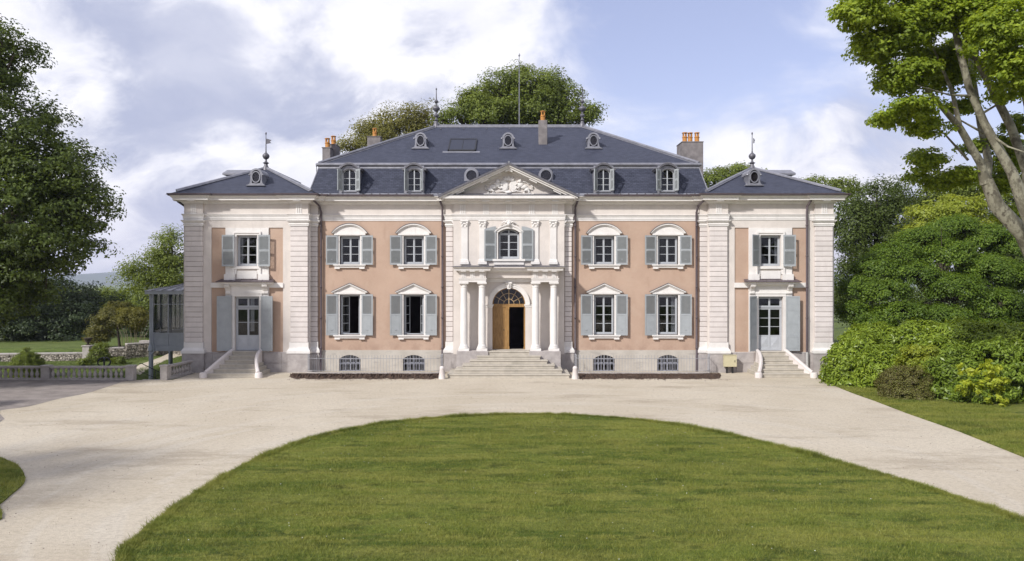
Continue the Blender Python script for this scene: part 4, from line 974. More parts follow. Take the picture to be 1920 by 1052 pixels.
# terrain: level court, lower garden to the left behind the balustrade, gentle fall far away
def terrain(x, y):
    if -19.0 > x and y > -3.9:
        t = min(1, max(0, (y - 13.5) / .8))
        z = -.72 + .42*min(1, max(0, (y - 2)/11.5))
        z = z*(1 - t) + .05*t
        z += min(0, -(y - 45)*.05 if y > 45 else 0)
        return max(z, -14)
    if y > 60: return max(-14, -(y - 60)*.05)
    return -.03
gx = [-3000, -1200, -500, -250, -140, -90, -70, -55, -45, -38, -32, -28, -25, -23, -21, -19.4, -19.01, -18.7, -10, 0, 10, 19, 30, 45, 70, 120, 250, 600, 1500, 3000]
gy = [-120, -70, -45, -30, -15, -8, -4.6, -3.92, -3.85, 0, 2, 5, 8, 11, 13.5, 14.3, 18, 24, 32, 45, 60, 80, 120, 200, 400, 900, 2000, 4500]
vs = [(x, y, terrain(x, y)) for x in gx for y in gy]; ny = len(gy)
fs = [(i*ny+j, (i+1)*ny+j, (i+1)*ny+j+1, i*ny+j+1) for i in range(len(gx)-1) for j in range(ny-1)]
tag(MB().add(vs, fs).build('ground', M['meadow'], None), 'short grass ground around and behind the chateau', 'ground', kind='structure')
def sheet(name, pts, z, m, label, cat, skirt=0.0, sub=None):
    mb = MB().prism(pts, z - skirt, z, 'z') if skirt else MB().add([(x, y, z) for x, y in pts], [tuple(range(len(pts)))])
    return tag(mb.build(name, m), label, cat, kind='structure')
def smooth_closed(pts, n=6):
    out = []; m = len(pts)
    for i in range(m):
        p0, p1, p2, p3 = [Vector((*pts[(i+q) % m], 0)) for q in (-1, 0, 1, 2)]
        for j in range(n):
            t = j/n; v = .5*((2*p1) + (-p0+p2)*t + (2*p0-5*p1+4*p2-p3)*t*t + (-p0+3*p1-3*p2+p3)*t**3); out.append((v.x, v.y))
    return out
right_edge = [D2(1530, 705), D2(1560, 722), D2(1600, 738), D2(1640, 752), D2(1700, 775), D2(1800, 810), D2(1920, 858), (15.3, -25), (15.6, -34), (18, -46), (26, -60)]
court = [(-60, -60), (-60, -4.02), (-17.6, -4.02), (-17.6, -1.0), (-18.3, .2), (18.0, .2), (17.6, -1.0)] + right_edge[0:]
court = court[:1] + court[1:]
sheet('gravel_court', court, .0, M['gravel'], 'pale beige gravel forecourt sweeping round the lawn', 'gravel')
sheet('dark_gravel', smooth_closed([D2(-60, 790), D2(0, 770), D2(55, 762), D2(110, 748), D2(160, 738), D2(200, 726), D2(228, 716), (-20.2, -4.05), (-30, -4.05), (-40, -6)], 4), .006, M['gravel_dark'], 'darker grey gravel strip along the stone balustrade', 'gravel')
lawn_px = [(230, 1052), (262, 1015), (300, 980), (370, 928), (450, 880), (520, 848), (600, 820), (700, 799), (800, 787), (900, 781), (1000, 779), (1100, 782), (1200, 790), (1300, 804), (1400, 825), (1500, 850), (1600, 878), (1700, 906), (1800, 938), (1920, 980)]
lawn = [D2(*p) for p in lawn_px] + [(11.0, -31), (9.6, -35), (5, -38), (-1, -38), (-5, -35)]
lawn = smooth_closed(lawn, 14)
lw = random.Random(8); lawn = [(x + lw.gauss(0, .022), y + lw.gauss(0, .022)) for x, y in lawn]
lcx, lcy = 1.8, -26.0
sheet('lawn_rim', [(lcx + (x - lcx)*1.012 + lw.gauss(0, .02), lcy + (y - lcy)*1.012 + lw.gauss(0, .03)) for x, y in lawn], .006, M['soil'], 'thin brown earth rim round the lawn', 'soil')
sheet('lawn', lawn, .045, M['lawn'], 'round mown lawn in the middle of the gravel court', 'lawn', .05)
island = smooth_closed([D2(-60, 845), D2(0, 860), D2(32, 874), D2(46, 893), D2(44, 908), D2(24, 926), D2(0, 946), D2(-60, 985), (-19, -27), (-20, -23.5)], 5)
sheet('grass_island', island, .04, M['lawn'], 'small grass island at the edge of the gravel near the corner', 'lawn', .05)
verge = [D2(1545, 716), D2(1600, 737.5), D2(1640, 752), D2(1700, 775), D2(1800, 810), D2(1920, 858), (15.3, -25), (15.7, -34), (40, -34), (40, -3), (17.2, -2.0)]
sheet('grass_verge', verge, .03, M['lawn'], 'grass verge between the gravel and the laurel hedge', 'lawn', .04)
path = [D2(244, 697, -.6), D2(262, 684, -.5), D2(300, 672, -.42), D2(340, 662, -.36), D2(350, 667, -.4), D2(310, 678, -.48), D2(280, 690, -.55), D2(262, 703, -.64)]
mp_ = MB().add([(x, y, terrain(x, y) + .02) for x, y in path], [(0, 1, 6, 7), (1, 2, 5, 6), (2, 3, 4, 5)])
tag(mp_.build('garden_path', M['gravel']), 'pale garden path across the lower lawn beside the veranda', 'path', kind='structure')
# soil beds in front of the kerbs: low uneven mounds
def soil(x0, x1, label, ta, tb):
    rr = random.Random(int(x0*10)); vs, fs = [], []; nx, nyy = 170, 7
    for i in range(nx+1):
        x = x0 + (x1 - x0)*i/nx; e = -3.50 - .28*rr.random() - .12*math.sin(i*.21) - .08*math.sin(i*.47 + 1) + (ta*max(0, 1 - i/17)**1.5 + tb*max(0, 1 - (nx-i)/17)**1.5)
        for j in range(nyy+1):
            t = j/nyy; vs.append((x + rr.uniform(-.03, .03), -1.86 + (e + 1.86)*t, .006 + (.10 + rr.uniform(-.06, .07))*math.sin(math.pi*min(1, t*1.05 + .08))**.8 if 0 < j < nyy else (.10 if j == 0 else .004)))
    fs = [(i*(nyy+1)+j, (i+1)*(nyy+1)+j, (i+1)*(nyy+1)+j+1, i*(nyy+1)+j+1) for i in range(nx) for j in range(nyy)]
    tag(MB().add(vs, fs).build('soil_bed', M['soil']), label, 'soil', kind='structure')
soil(-11.9, -3.75, 'freshly dug dark soil strip below the kerb left of the entrance steps', 1.2, 0)
soil(3.75, 11.6, 'freshly dug dark soil strip below the kerb right of the entrance steps', 0, 1.2)

# ---------------------------------------------------------------- area kerbs and railings
for s, lab in ((-1, 'left of the entrance steps'), (1, 'right of the entrance steps')):
    p = [(-11.25, -.72), (-11.2, -1.3), (-11.0, -1.62), (-10.6, -1.78), (-9.5, -1.80), (-4.3, -1.80), (-3.95, -1.72), (-3.78, -1.5), (-3.72, -.7)]
    p = p if s < 0 else mir(p)
    mbk = MB().sweep(p, [(-.16, -.05), (.12, -.05), (.12, .10), (.10, .13), (-.16, .13)])
    tag(mbk.build('stone_kerb', M['baluster']), 'low rounded stone kerb under the iron railing ' + lab, 'kerb')
    rl_ = empty('iron_railing', (s*7.4, -1.8, .12), 'thin pale iron railing before the basement windows ' + lab, 'railing', 'basement railings')
    bars, ps = MB(), []
    ox, oy = s*7.4, -1.8
    for i in range(len(p) - 1):
        (xa, ya), (xb, yb) = p[i], p[i+1]; l = math.hypot(xb - xa, yb - ya); n = max(1, round(l/.165))
        ps += [(xa + (xb-xa)*j/n, ya + (yb-ya)*j/n) for j in range(n)]
    ps.append(p[-1])
    for i, (x, y) in enumerate(ps):
        bars.tube([(x - ox, y - oy, 0), (x - ox, y - oy, .90)], .010, 5); bars.lathe([(.0105, 0), (.018, .03), (.002, .08)], x - ox, y - oy, 5, .895)
    tag(bars.build('bars', M['rail'], rl_), kind='stuff')
    MB().tube([(x - ox, y - oy, .78) for x, y in ps], .014, 5).build('top_rail', M['rail'], rl_)
    MB().tube([(x - ox, y - oy, .10) for x, y in ps], .012, 5).build('bottom_rail', M['rail'], rl_)
    bo = MB().lathe([(.19, -.05), (.185, .05), (.125, .52), (.135, .54), (.12, .62), (.07, .67), (.01, .68)], 0, 0, 12)
    tag(bo.build('stone_bollard', M['quoin'], None, (s*3.52, -3.55, 0), smooth=True), 'short tapered white stone bollard ' + ('left' if s < 0 else 'right') + ' of the entrance steps', 'bollard', 'bollards beside the entrance steps')
# utility box
ub = empty('utility_box', (12.4, -.98, 0), 'cream metal utility box on two black legs by the pilaster foot', 'utility box')
MB().box(-.34, .34, -.12, .12, .36, 1.0).build('cabinet', M['box'], ub, bevel=.02); MB().box(-.36, .36, -.14, -.122, .38, .98).box(-.37, .37, -.16, .13, 1.0, 1.03).build('cabinet_door', M['box'], ub)
for x in (-.16, .16): box('leg', M['iron'], ub, x - .045, x + .045, -.04, .04, 0, .36)
box('handle', M['iron'], ub, .24, .27, -.155, -.141, .62, .74)

# ---------------------------------------------------------------- balustrades
bal_me = MB().lathe([(.085, 0), (.085, .05), (.05, .08), (.075, .13), (.10, .20), (.095, .25), (.055, .36), (.042, .44), (.06, .47), (.085, .49), (.085, .53)], 0, 0, 10).mesh('baluster', M['baluster'], smooth=True)
def balustrade(name, p0, p1, label, piers, n):
    v = Vector((p1[0]-p0[0], p1[1]-p0[1], 0)); Lg = v.length; an = math.atan2(v.y, v.x)
    o = empty(name, (p0[0], p0[1], 0), label, 'balustrade', 'stone balustrades'); o.rotation_euler = (0, 0, an)
    MB().box(0, Lg, -.15, .15, -.8, .10).build('base', M['baluster'], o, bevel=.015)
    cuts = [0] + piers + [Lg]
    MB().box(0, Lg, -.15, .15, .63, .74).build('rail', M['baluster'], o, bevel=.02)
    for x in piers: MB().box(x - .21, x + .21, -.19, .19, .0, .70).box(x - .24, x + .24, -.22, .22, .70, .79).build('pier', M['baluster'], o, bevel=.015)
    for i in range(n):
        x = (i + .5)*Lg/n
        if all(abs(x - q) > .28 for q in piers): link('baluster', bal_me, o, (x, 0, .10))
balustrade('stone_balustrade', (-30.5, -4.1), (-19.5, -4.1), 'long weathered stone balustrade with turned balusters along the dark gravel', [.2, 6.4, 10.8], 40)
balustrade('stone_balustrade', (-18.0, -4.1), (-17.75, -1.15), 'short stone balustrade running back to the corner of the chateau', [.2], 10)
for i in range(4): tag(MB().box(-19.27, -18.25, -4.1 + i*.4, -3.6 + i*.4, -.75, -.02 - i*.18).build('garden_step', M['step']), ('top', 'second', 'third', 'lowest')[i] + ' stone garden step going down between the two balustrades', 'step', 'garden steps')
hr = empty('handrail', (-19.3, -4.0, 0), 'thin black iron handrail beside the garden steps', 'handrail')
MB().tube([(0, 0, .84), (.12, .0, .86), (1.2, .9, .02), (1.35, 1.0, -.1)], .022, 6).tube([(.0, 0, .45), (1.0, .75, -.2)], .012, 5).build('rail', M['iron'], hr)
MB().tube([(.62, .45, -.6), (.62, .45, .46)], .018, 6).build('post', M['iron'], hr)

# ---------------------------------------------------------------- glazed veranda on the left flank
VX0, VX1, VY0, VY1 = -21.46, -18.62, 2.0, 7.4
V = empty('glazed_veranda', (-20, 2, -.7), 'blue grey glazed iron veranda raised on posts beside the chateau', 'veranda')
def vb(name, m, *d, **k):
    x0, x1, y0, y1, z0, z1 = d; return MB().box(x0 + 20, x1 + 20, y0 - 2, y1 - 2, z0 + .7, z1 + .7).build(name, m, V, **k)
def vt(mb, name, m, **k): return mb.xform(Matrix.Translation((20, -2, .7))).build(name, m, V, **k)
for x, y in ((VX0, VY0), (VX0, VY1), (VX0, (VY0+VY1)/2), (-19.3, VY1)):
    mb = MB().lathe([(.13, -.9), (.13, .95), (.17, .98), (.17, 1.2), (.12, 1.3), (.095, 1.4), (.085, 4.0), (.12, 4.1), (.09, 4.15), (.15, 4.35)], x, y, 12)
    vt(mb, 'post', M['veranda'], smooth=True)
vt(MB().tube([(VX0 + .15, VY0 - .12, 4.4), (VX0 + .14, VY0 - .12, 1.5), (VX0 + .22, VY0 - .14, 1.35), (VX0 + .22, VY0 - .14, .95), (VX0 + .08, VY0 - .12, .8), (VX0 + .08, VY0 - .12, -.8)], .05, 7), 'downpipe', M['veranda'], smooth=True)
vb('floor_beam', M['veranda'], VX0, VX1, VY0 - .08, VY1, .98, 1.28)
for x0, x1 in ((VX0 + .1, -20.4), (-20.38, -19.4), (-19.38, VX1)): vb('panel', M['veranda'], x0, x1, VY0 - .04, VY0 + .02, 1.29, 1.98)
for y0, y1 in ((VY0 + .1, 3.8), (3.82, 5.5), (5.52, VY1)): vb('panel', M['veranda'], VX0 - .03, VX0 + .03, y0, y1, 1.29, 1.98)
vb('sill_rail', M['veranda'], VX0, VX1, VY0 - .07, VY0 + .05, 1.98, 2.06); vb('sill_rail', M['veranda'], VX0 - .06, VX0 + .06, VY0, VY1, 1.98, 2.06); vb('sill_rail', M['veranda'], VX0, VX1, VY1 - .06, VY1 + .06, 1.98, 2.06)
vb('eave_beam', M['veranda'], VX0 - .25, VX1, VY0 - .28, VY0 + .02, 4.38, 4.60); vb('eave_beam', M['veranda'], VX0 - .25, VX0 + .05, VY0 + .03, VY1 + .2, 4.38, 4.60); vb('eave_beam', M['veranda'], VX0, VX1, VY1 - .02, VY1 + .2, 4.38, 4.60)
xs = [VX0 + .09, -20.42, -19.48, VX1]; zs_ = (2.07, 3.78, 4.37)
for i in range(3):
    if i: vb('mullion', M['veranda'], xs[i] - .03, xs[i] + .03, VY0 - .03, VY0 + .03, 2.06, 4.38)
    for z0, z1 in zip(zs_[:-1], zs_[1:]): vb('pane', M['glass'], xs[i] + .03, xs[i+1] - .03, VY0 - .004, VY0 + .002, z0 + .02, z1 - .02)
vb('transom_bar', M['veranda'], VX0 + .05, VX1, VY0 - .025, VY0 + .025, 3.76, 3.80)
for x in (-20.6, -19.7): vb('mullion', M['veranda'], x - .03, x + .03, VY1 - .03, VY1 + .03, 2.06, 4.38)
ys = [VY0 + .1, 3.3, 4.7, 6.1, VY1]
for i in range(4):
    if i: vb('mullion', M['veranda'], VX0 - .03, VX0 + .03, ys[i] - .03, ys[i] + .03, 2.06, 4.38)
    vb('pane', M['glass'], VX0 - .003, VX0 + .003, ys[i] + .03, ys[i+1] - .03, 2.07, 4.37)
vt(MB().add([(VX0 - .3, VY0 - .32, 4.60), (VX1, VY0 - .32, 4.60), (VX1, VY0 + 1.9, 5.12), (-19.6, VY0 + 1.9, 5.12), (-19.6, VY1 - 1.5, 5.12), (VX1, VY1 - 1.5, 5.12), (VX1, VY1 + .2, 4.60), (VX0 - .3, VY1 + .2, 4.60)],
     [(0, 1, 2, 3), (0, 3, 4, 7), (4, 5, 6, 7), (3, 2, 5, 4)]), 'roof', M['zinc'])
sm2 = MB()
for i in range(5):
    x = -21.3 + i*.62; xt = max(x, -19.7) if x > -19.7 else -19.7 + (x + 19.7)*.2
    sm2.tube([(x, VY0 - .32, 4.62), (max(x, -19.62) if x > -19.62 else x + (-19.62 - x)*.95, VY0 + 1.85 if x > -19.62 else VY0 + 1.75, 5.13)], .018, 5)
vt(sm2, 'roof_seam', M['zinc'])
cr = MB()
for i in range(12):
    x = -21.7 + i*.27; y = VY0 - .3
    cr.tube([(x, y, 4.6), (x, y, 4.80), (x + .05, y, 4.86), (x + .09, y, 4.80), (x + .05, y, 4.76)], .011, 4); cr.tube([(x, y, 4.68), (x - .06, y, 4.74), (x - .03, y, 4.79)], .009, 4)
tag(vt(cr, 'cresting', M['veranda']), kind='stuff')
vb('roof_light', M['veranda'], -19.75, -19.35, VY1 - 2.2, VY1 - 2.1, 2.1, 4.3)

# ---------------------------------------------------------------- rubble garden walls
k = MT('rubble_stone')
vr = k.n('ShaderNodeTexVoronoi'); vr.feature = 'F1'; m_ = k.n('ShaderNodeMapping'); k.put(m_.inputs[0], k.pos); m_.inputs[3].default_value = (1, 1, 1.4); k.put(vr.inputs[0], m_.outputs[0]); vr.inputs['Scale'].default_value = 5.5
a = k.mix(k.ramp(k.noise(3, detail=7, rough=.7), .3, .7), (.26, .225, .185), (.55, .50, .43))
a = k.mix(k.ramp(k.noise(1.1, detail=6), .52, .72, 0, .6), a, (.10, .095, .075))
vd = k.n('ShaderNodeTexVoronoi'); vd.feature = 'DISTANCE_TO_EDGE'; k.put(vd.inputs[0], m_.outputs[0]); vd.inputs['Scale'].default_value = 5.5
a = k.mix(k.ramp(vd.outputs['Distance'], .0, .10, .8, 0), a, (.12, .105, .09))
M['rubble'] = k.end(a, .95, k.bump(k.ramp(vd.outputs['Distance'], 0, .2), .9, .08), 0, .2)
rk_ = random.Random(9)
stone_me = []
for i in range(8):
    mb = MB().box(-.5, .5, -.5, .5, -.5, .5); mb.v = [(x + rk_.uniform(-.12, .12), y + rk_.uniform(-.08, .08), z + rk_.uniform(-.12, .12)) for x, y, z in mb.v]
    stone_me.append(mb.mesh('stone', M['rubble'], bevel=.12))
def rubble(label, p0, p1, z0, z1, th=.45, cap=True):
    v = Vector((p1[0]-p0[0], p1[1]-p0[1], 0)); Lg = v.length; o = empty('garden_wall', (p0[0], p0[1], 0), label, 'wall', 'rubble garden walls'); o.rotation_euler = (0, 0, math.atan2(v.y, v.x))
    MB().box(0, Lg, -th/2 + .03, th/2, z0 - .3, z1 - .06).build('wall_core', M['rubble'], o)
    x = 0; z = z0 - .05
    while z < z1 - .12:
        h = rk_.uniform(.17, .27); h = min(h, z1 - .07 - z); x = rk_.uniform(-.2, 0)
        while x < Lg:
            w_ = rk_.uniform(.22, .5)
            if h > .06 and x + w_/2 < Lg:
                c = link('stone', rk_.choice(stone_me), o, (max(x + w_/2, .05), -th/2 + .04, z + h/2)); c.scale = (w_*1.02, rk_.uniform(.14, .24), h*1.04)
            x += w_
        z += h
    if cap:
        x = 0
        while x < Lg - .05:
            w_ = min(rk_.uniform(.7, 1.1), Lg - x); MB().box(x + .006, x + w_ - .006, -th/2 - .06, th/2 + .04, z1 - .07, z1 + .03).build('coping_stone', M['baluster'], o, bevel=.015); x += w_
rubble('low rubble wall partly hidden by the clipped dome bush', (-40, 9), (-29.7, 10.4), -1.0, .10)
rubble('middle stretch of rubble wall behind the rose bush', (-29.6, 10.5), (-27.6, 11.2), -.9, .40)
rubble('higher curved stretch of rubble wall under the reddish shrub', (-27.5, 11.2), (-25.9, 12.6), -.8, .66)
rubble('furthest rubble wall behind the veranda post', (-27.4, 13.2), (-18.8, 13.4), -.5, .72)
# urn on the wall pier
def urn(x, y, z, label):
    o = MB().lathe([(.16, 0), (.16, .04), (.06, .09), (.07, .16), (.20, .30), (.26, .46), (.29, .48), (.29, .52), (.22, .52)], 0, 0, 14); tag(o.build('stone_urn', M['bark'], None, (x, y, z), smooth=True), label, 'urn', 'garden urns')
pr = empty('gate_pier', (-29.75, 10.35, -.7), 'square stone pier in the garden wall carrying a dark urn', 'pier')
MB().box(-.25, .25, -.3, .3, -.3, 1.25).build('shaft', M['baluster'], pr, bevel=.02); MB().box(-.32, .32, -.36, .36, 1.252, 1.33).build('cap', M['baluster'], pr, bevel=.02)
urn(-29.75, 10.35, .632, 'dark stone urn on the square pier above the rose bush')
# wrought iron garden ornament
orn = empty('iron_ornament', (-22.4, -1.6, -.72), 'black wrought iron sphere ornament on a post beyond the balustrade', 'ornament')
MB().tube([(0, 0, 0), (0, 0, 1.1)], .035, 6).build('post', M['iron'], orn)
for t in (0, 60, 120):
    MB().tube([(.36*math.cos(R(q*15))*math.cos(R(t)), .36*math.cos(R(q*15))*math.sin(R(t)), 1.4 + .26*math.sin(R(q*15))) for q in range(25)], .035, 5).build('hoop', M['iron'], orn)
wr = random.Random(2)
for i, (x, y) in enumerate(((-19.1, -1.2), (-18.9, -.5), (-19.35, -2.1))):
    mb = MB().ball((0, 0, .08), (.22, .17, .14), 8, 6); mb.v = [(a_ + wr.uniform(-.04, .04), b_ + wr.uniform(-.04, .04), c_ + wr.uniform(-.03, .03)) for a_, b_, c_ in mb.v]
    tag(mb.build('white_rock', M['quoin'], None, (x, y, -.74)), 'small white rock in the grass, ' + ('middle one by the veranda post', 'farthest of three near the veranda', 'nearest to the garden steps')[i], 'rock', 'white rocks by the veranda')

# ================================================================ vegetation
def at(px, py, d): return Vector(((px - 960)*d/FPX + CAM_X, CAM_Y + d, CAM_H - (py - 526)*d/FPX))
LEAF = 1.55
def leaf_mat(name, c1, c2, trans=.35, rough=.5):
    c1 = tuple(x*LEAF for x in c1); c2 = tuple(x*LEAF for x in c2)
    k = MT(name); r = k.geo.outputs['Random Per Island']
    a = k.mix(k.ramp(r, 0, 1), c1, c2)
    a = k.mix(k.ramp(k.noise(.35, detail=4), .35, .7, 0, .5), a, tuple(x*.75 for x in c1))
    p = k.n('ShaderNodeBsdfPrincipled'); k.put(p.inputs['Base Color'], a); p.inputs['Roughness'].default_value = rough; p.inputs['Specular IOR Level'].default_value = .35
    t = k.n('ShaderNodeBsdfTranslucent'); k.put(t.inputs[0], k.mix(1.0, a, (1.25, 1.15, .6), 'MULTIPLY'))
    m = k.n('ShaderNodeMixShader'); m.inputs[0].default_value = trans + .08
    k.put(m.inputs[1], p.outputs[0]); k.put(m.inputs[2], t.outputs[0]); k.t.links.new(m.outputs[0], k.out.inputs[0]); return k.m
M['l_dark'] = leaf_mat('leaf_deep_green', (0.042, 0.062, 0.012), (0.085, 0.115, 0.02))
M['l_yew_shaded'] = leaf_mat('leaf_yew_shaded', (.016, .026, .009), (.036, .052, .016), .15)  # dark yew green, with the great tree's missing shade put into the colour
M['l_mid'] = leaf_mat('leaf_mid_green', (0.082, 0.110, 0.019), (0.155, 0.19, 0.032))
M['l_plane'] = leaf_mat('leaf_plane_tree', (0.115, 0.165, 0.014), (0.245, 0.305, 0.034), .42)
M['l_maple'] = leaf_mat('leaf_maple', (0.055, 0.098, 0.011), (0.135, 0.195, 0.021), .36)
M['l_yellow'] = leaf_mat('leaf_yellow_green', (0.17, 0.21, 0.024), (0.26, 0.29, 0.04), .4)
M['l_gold'] = leaf_mat('leaf_golden_laurel', (0.23, 0.28, 0.022), (0.33, 0.36, 0.04), .4)
M['l_olive'] = leaf_mat('leaf_olive', (0.105, 0.105, 0.026), (0.165, 0.155, 0.036))
M['l_laurel'] = leaf_mat('leaf_laurel', (0.115, 0.168, 0.017), (0.225, 0.285, 0.034), .3, .38)
M['l_laurel2'] = leaf_mat('leaf_laurel_deep', (0.095, 0.145, 0.018), (0.18, 0.24, 0.033), .3, .38)
M['l_brown'] = leaf_mat('leaf_withered', (0.085, 0.070, 0.025), (0.16, 0.175, 0.04), .3)
M['l_rust'] = leaf_mat('leaf_reddish', (0.075, 0.080, 0.022), (0.125, 0.115, 0.03), .35)
k = MT('plane_bark')
a = k.mix(k.ramp(k.noise(3.4, (1, 1, .55), detail=8, rough=.7), .44, .56), (.13, .118, .085), (.25, .235, .175))
a = k.mix(k.ramp(k.noise(4.5, (1, 1, .7), detail=5), .58, .66, 0, .8), a, (.06, .048, .035))
M['plane_bark'] = k.end(a, .9, k.bump(k.noise(12, detail=4), .5, .03))
def leaf_object(name, P, Nn, size, m, parent, aspect=.5, seed=0, fold=.12):
    g = np.random.default_rng(seed); n = len(P)
    Nn = Nn / np.maximum(np.linalg.norm(Nn, axis=1, keepdims=True), 1e-6)
    t = g.normal(size=(n, 3)); t -= Nn * np.sum(t*Nn, axis=1, keepdims=True); t /= np.maximum(np.linalg.norm(t, axis=1, keepdims=True), 1e-6)
    b = np.cross(Nn, t); s = (size * g.uniform(.7, 1.3, n))[:, None]
    V4 = np.stack([P - t*s*.5, P + b*s*aspect*.5 + Nn*s*fold, P + t*s*.5 - Nn*s*.1, P - b*s*aspect*.5 + Nn*s*fold], axis=1).reshape(-1, 3)
    me = bpy.data.meshes.new(name); me.vertices.add(4*n); me.vertices.foreach_set('co', V4.astype(np.float32).ravel())
    me.loops.add(4*n); me.loops.foreach_set('vertex_index', np.arange(4*n, dtype=np.int32))
    me.polygons.add(n); me.polygons.foreach_set('loop_start', np.arange(0, 4*n, 4, dtype=np.int32)); me.polygons.foreach_set('loop_total', np.full(n, 4, dtype=np.int32))
    me.update(calc_edges=True); me.materials.append(m)
    return link(name, me, parent)
def crown(lobes, nclump, per, rc, seed, flat=.6, shell=.6, low=-1.0, up=.6):
    """lobes: (centre xyz, radii xyz). Returns leaf points, normals and clump centres."""
    g = np.random.default_rng(seed); vol = np.array([(l[1][0]*l[1][1]*l[1][2])**.72 for l in lobes]); pick = g.choice(len(lobes), nclump, p=vol/vol.sum())
    d = g.normal(size=(nclump, 3)); d /= np.linalg.norm(d, axis=1, keepdims=True); d[:, 2] = np.where(d[:, 2] < low, -d[:, 2], d[:, 2])
    r = (shell + (1 - shell)*g.random(nclump)**.5) * g.uniform(.82, 1.08, nclump)
    C0 = np.array([l[0] for l in lobes])[pick]; Rr = np.array([l[1] for l in lobes])[pick]
    C = C0 + d * r[:, None] * Rr; out = d
    q = g.normal(size=(nclump*per, 3)); q /= np.linalg.norm(q, axis=1, keepdims=True); q *= (g.random(nclump*per)**.45)[:, None]
    rcs = np.repeat(rc * g.uniform(.6, 1.35, nclump), per)[:, None]
    q2 = q * np.array([1, 1, flat]); P = np.repeat(C, per, axis=0) + q2*rcs
    Nn = q*.55 + np.repeat(out, per, axis=0)*.6 + np.array([0, -.05, up]) + g.normal(size=P.shape)*.42
    return P, Nn, C
def tree(name, label, base, lobes, nclump, per, rc, leaf, m, seed, trunk_r=.35, cat='tree', group=None, bark='bark', limbs=True, aspect=.5, flat=.6, shell=.55, low=-1.0, up=.6, twigs=9, part='crown', floor=None):
    o = empty(name, tuple(base), label, cat, group); bv = np.array(base)
    lb = [(np.array(c) - bv, np.array(r)) for c, r in lobes]
    P, Nn, C = crown(lb, nclump, per, rc, seed, flat, shell, low, up)
    if floor is not None:
        kp = P[:, 2] > floor + .02; P, Nn = P[kp], Nn[kp]
    leaf_object(part, P, Nn, leaf, m, o, aspect, seed)
    if limbs:
        g = random.Random(seed); mb = MB(); top = max(c[2] + r[2]*.3 for c, r in lb); cm = sum((Vector(c) for c, _ in lb), Vector()) / len(lb)
        tp = [Vector((0, 0, -.2)), Vector((cm.x*.1 + g.uniform(-.2, .2), cm.y*.1, top*.25)), Vector((cm.x*.4, cm.y*.4, top*.55)), Vector((cm.x*.8, cm.y*.8, top))]
        mb.tube(tp, [trunk_r*1.25, trunk_r, trunk_r*.65, trunk_r*.15], 9)
        for i, (c, r) in enumerate(lb):
            c = Vector(c); s0 = tp[1].lerp(tp[2], g.random()) if c.z > tp[1].z else tp[0].lerp(tp[1], .8)
            mid = s0.lerp(c, .5) + Vector((g.uniform(-.4, .4), g.uniform(-.4, .4), g.uniform(-.2, .6)))
            mb.tube([s0, mid, c], [trunk_r*.45, trunk_r*.3, trunk_r*.14], 6)
            ids = [j for j in range(len(C)) if (Vector(C[j]) - c).length < max(r)*1.1]; g.shuffle(ids)
            for j in ids[:twigs]:
                e = Vector(C[j]); q = c.lerp(e, .5) + Vector((g.uniform(-.3, .3), g.uniform(-.3, .3), g.uniform(-.3, .3)))
                mb.tube([mid.lerp(c, g.random()), q, e], [trunk_r*.15, trunk_r*.09, .012], 5)
        mb.build('trunk', M[bark], o, smooth=True)
    return o
def far(c, f=.745): return ((c[0] - CAM_X)*f + CAM_X, (c[1] - CAM_Y)*f + CAM_Y, (c[2] - CAM_H)*f + CAM_H)
def lob(px, py, d, rpx, rpy=None, ry=None):               # lobe measured in photo pixels at a given distance
    s = d/FPX; rpy = rpx if rpy is None else rpy
    return (tuple(at(px, py, d)), (rpx*s, (rpx*s if ry is None else ry), rpy*s))

# --- left: great tree
tree('horse_chestnut', 'towering dark green tree filling the left edge above the stone balustrade', (-27.2, -6.5, -.7),
     [(far(c), tuple(q*.745 for q in r)) for c, r in [((-37, 7, 19.6), (5.0, 5, 3.6)), ((-33.6, 6.6, 20.2), (2.4, 3, 2.2)), ((-33.4, 6.5, 15.2), (4.6, 5, 3.0)), ((-30.0, 6, 12.4), (3.5, 4, 2.6)), ((-28.4, 6, 10.2), (2.9, 3.5, 2.2)), ((-32, 5, 9.6), (4.6, 5, 3.0)),
      ((-29.8, 5.5, 7.4), (3.5, 4, 1.7)), ((-34.5, 4.5, 5.4), (3.6, 4, 1.6)), ((-40, 7, 14), (6, 6, 5)), ((-40, 7, 7), (6, 6, 5)), ((-33.8, 5, 7.2), (4.2, 4, 2.2)), ((-35, 5, 3.6), (3.6, 3, 1.7)), ((-36, 5, 1.9), (3.4, 3, 1.5)), ((-30.6, 5.2, 5.6), (2.6, 3, 1.5)), ((-32.4, 5, 4.0), (2.8, 3, 1.5))]],
     1650, 85, .72, .19, M['l_dark'], 11, .45, twigs=14, shell=.3, flat=.55)
# off to the left, nearer: a tree whose shade lies on the gravel
tree('lime_tree', 'shade tree beyond the left edge by the lawn', (-24.5, -36, 0), [((-24.5, -36, 9.5), (5.0, 5.0, 4.0)), ((-22.5, -33.5, 7.8), (3.6, 3.4, 2.6))], 150, 40, 1.1, .34, M['l_mid'], 12, .4)
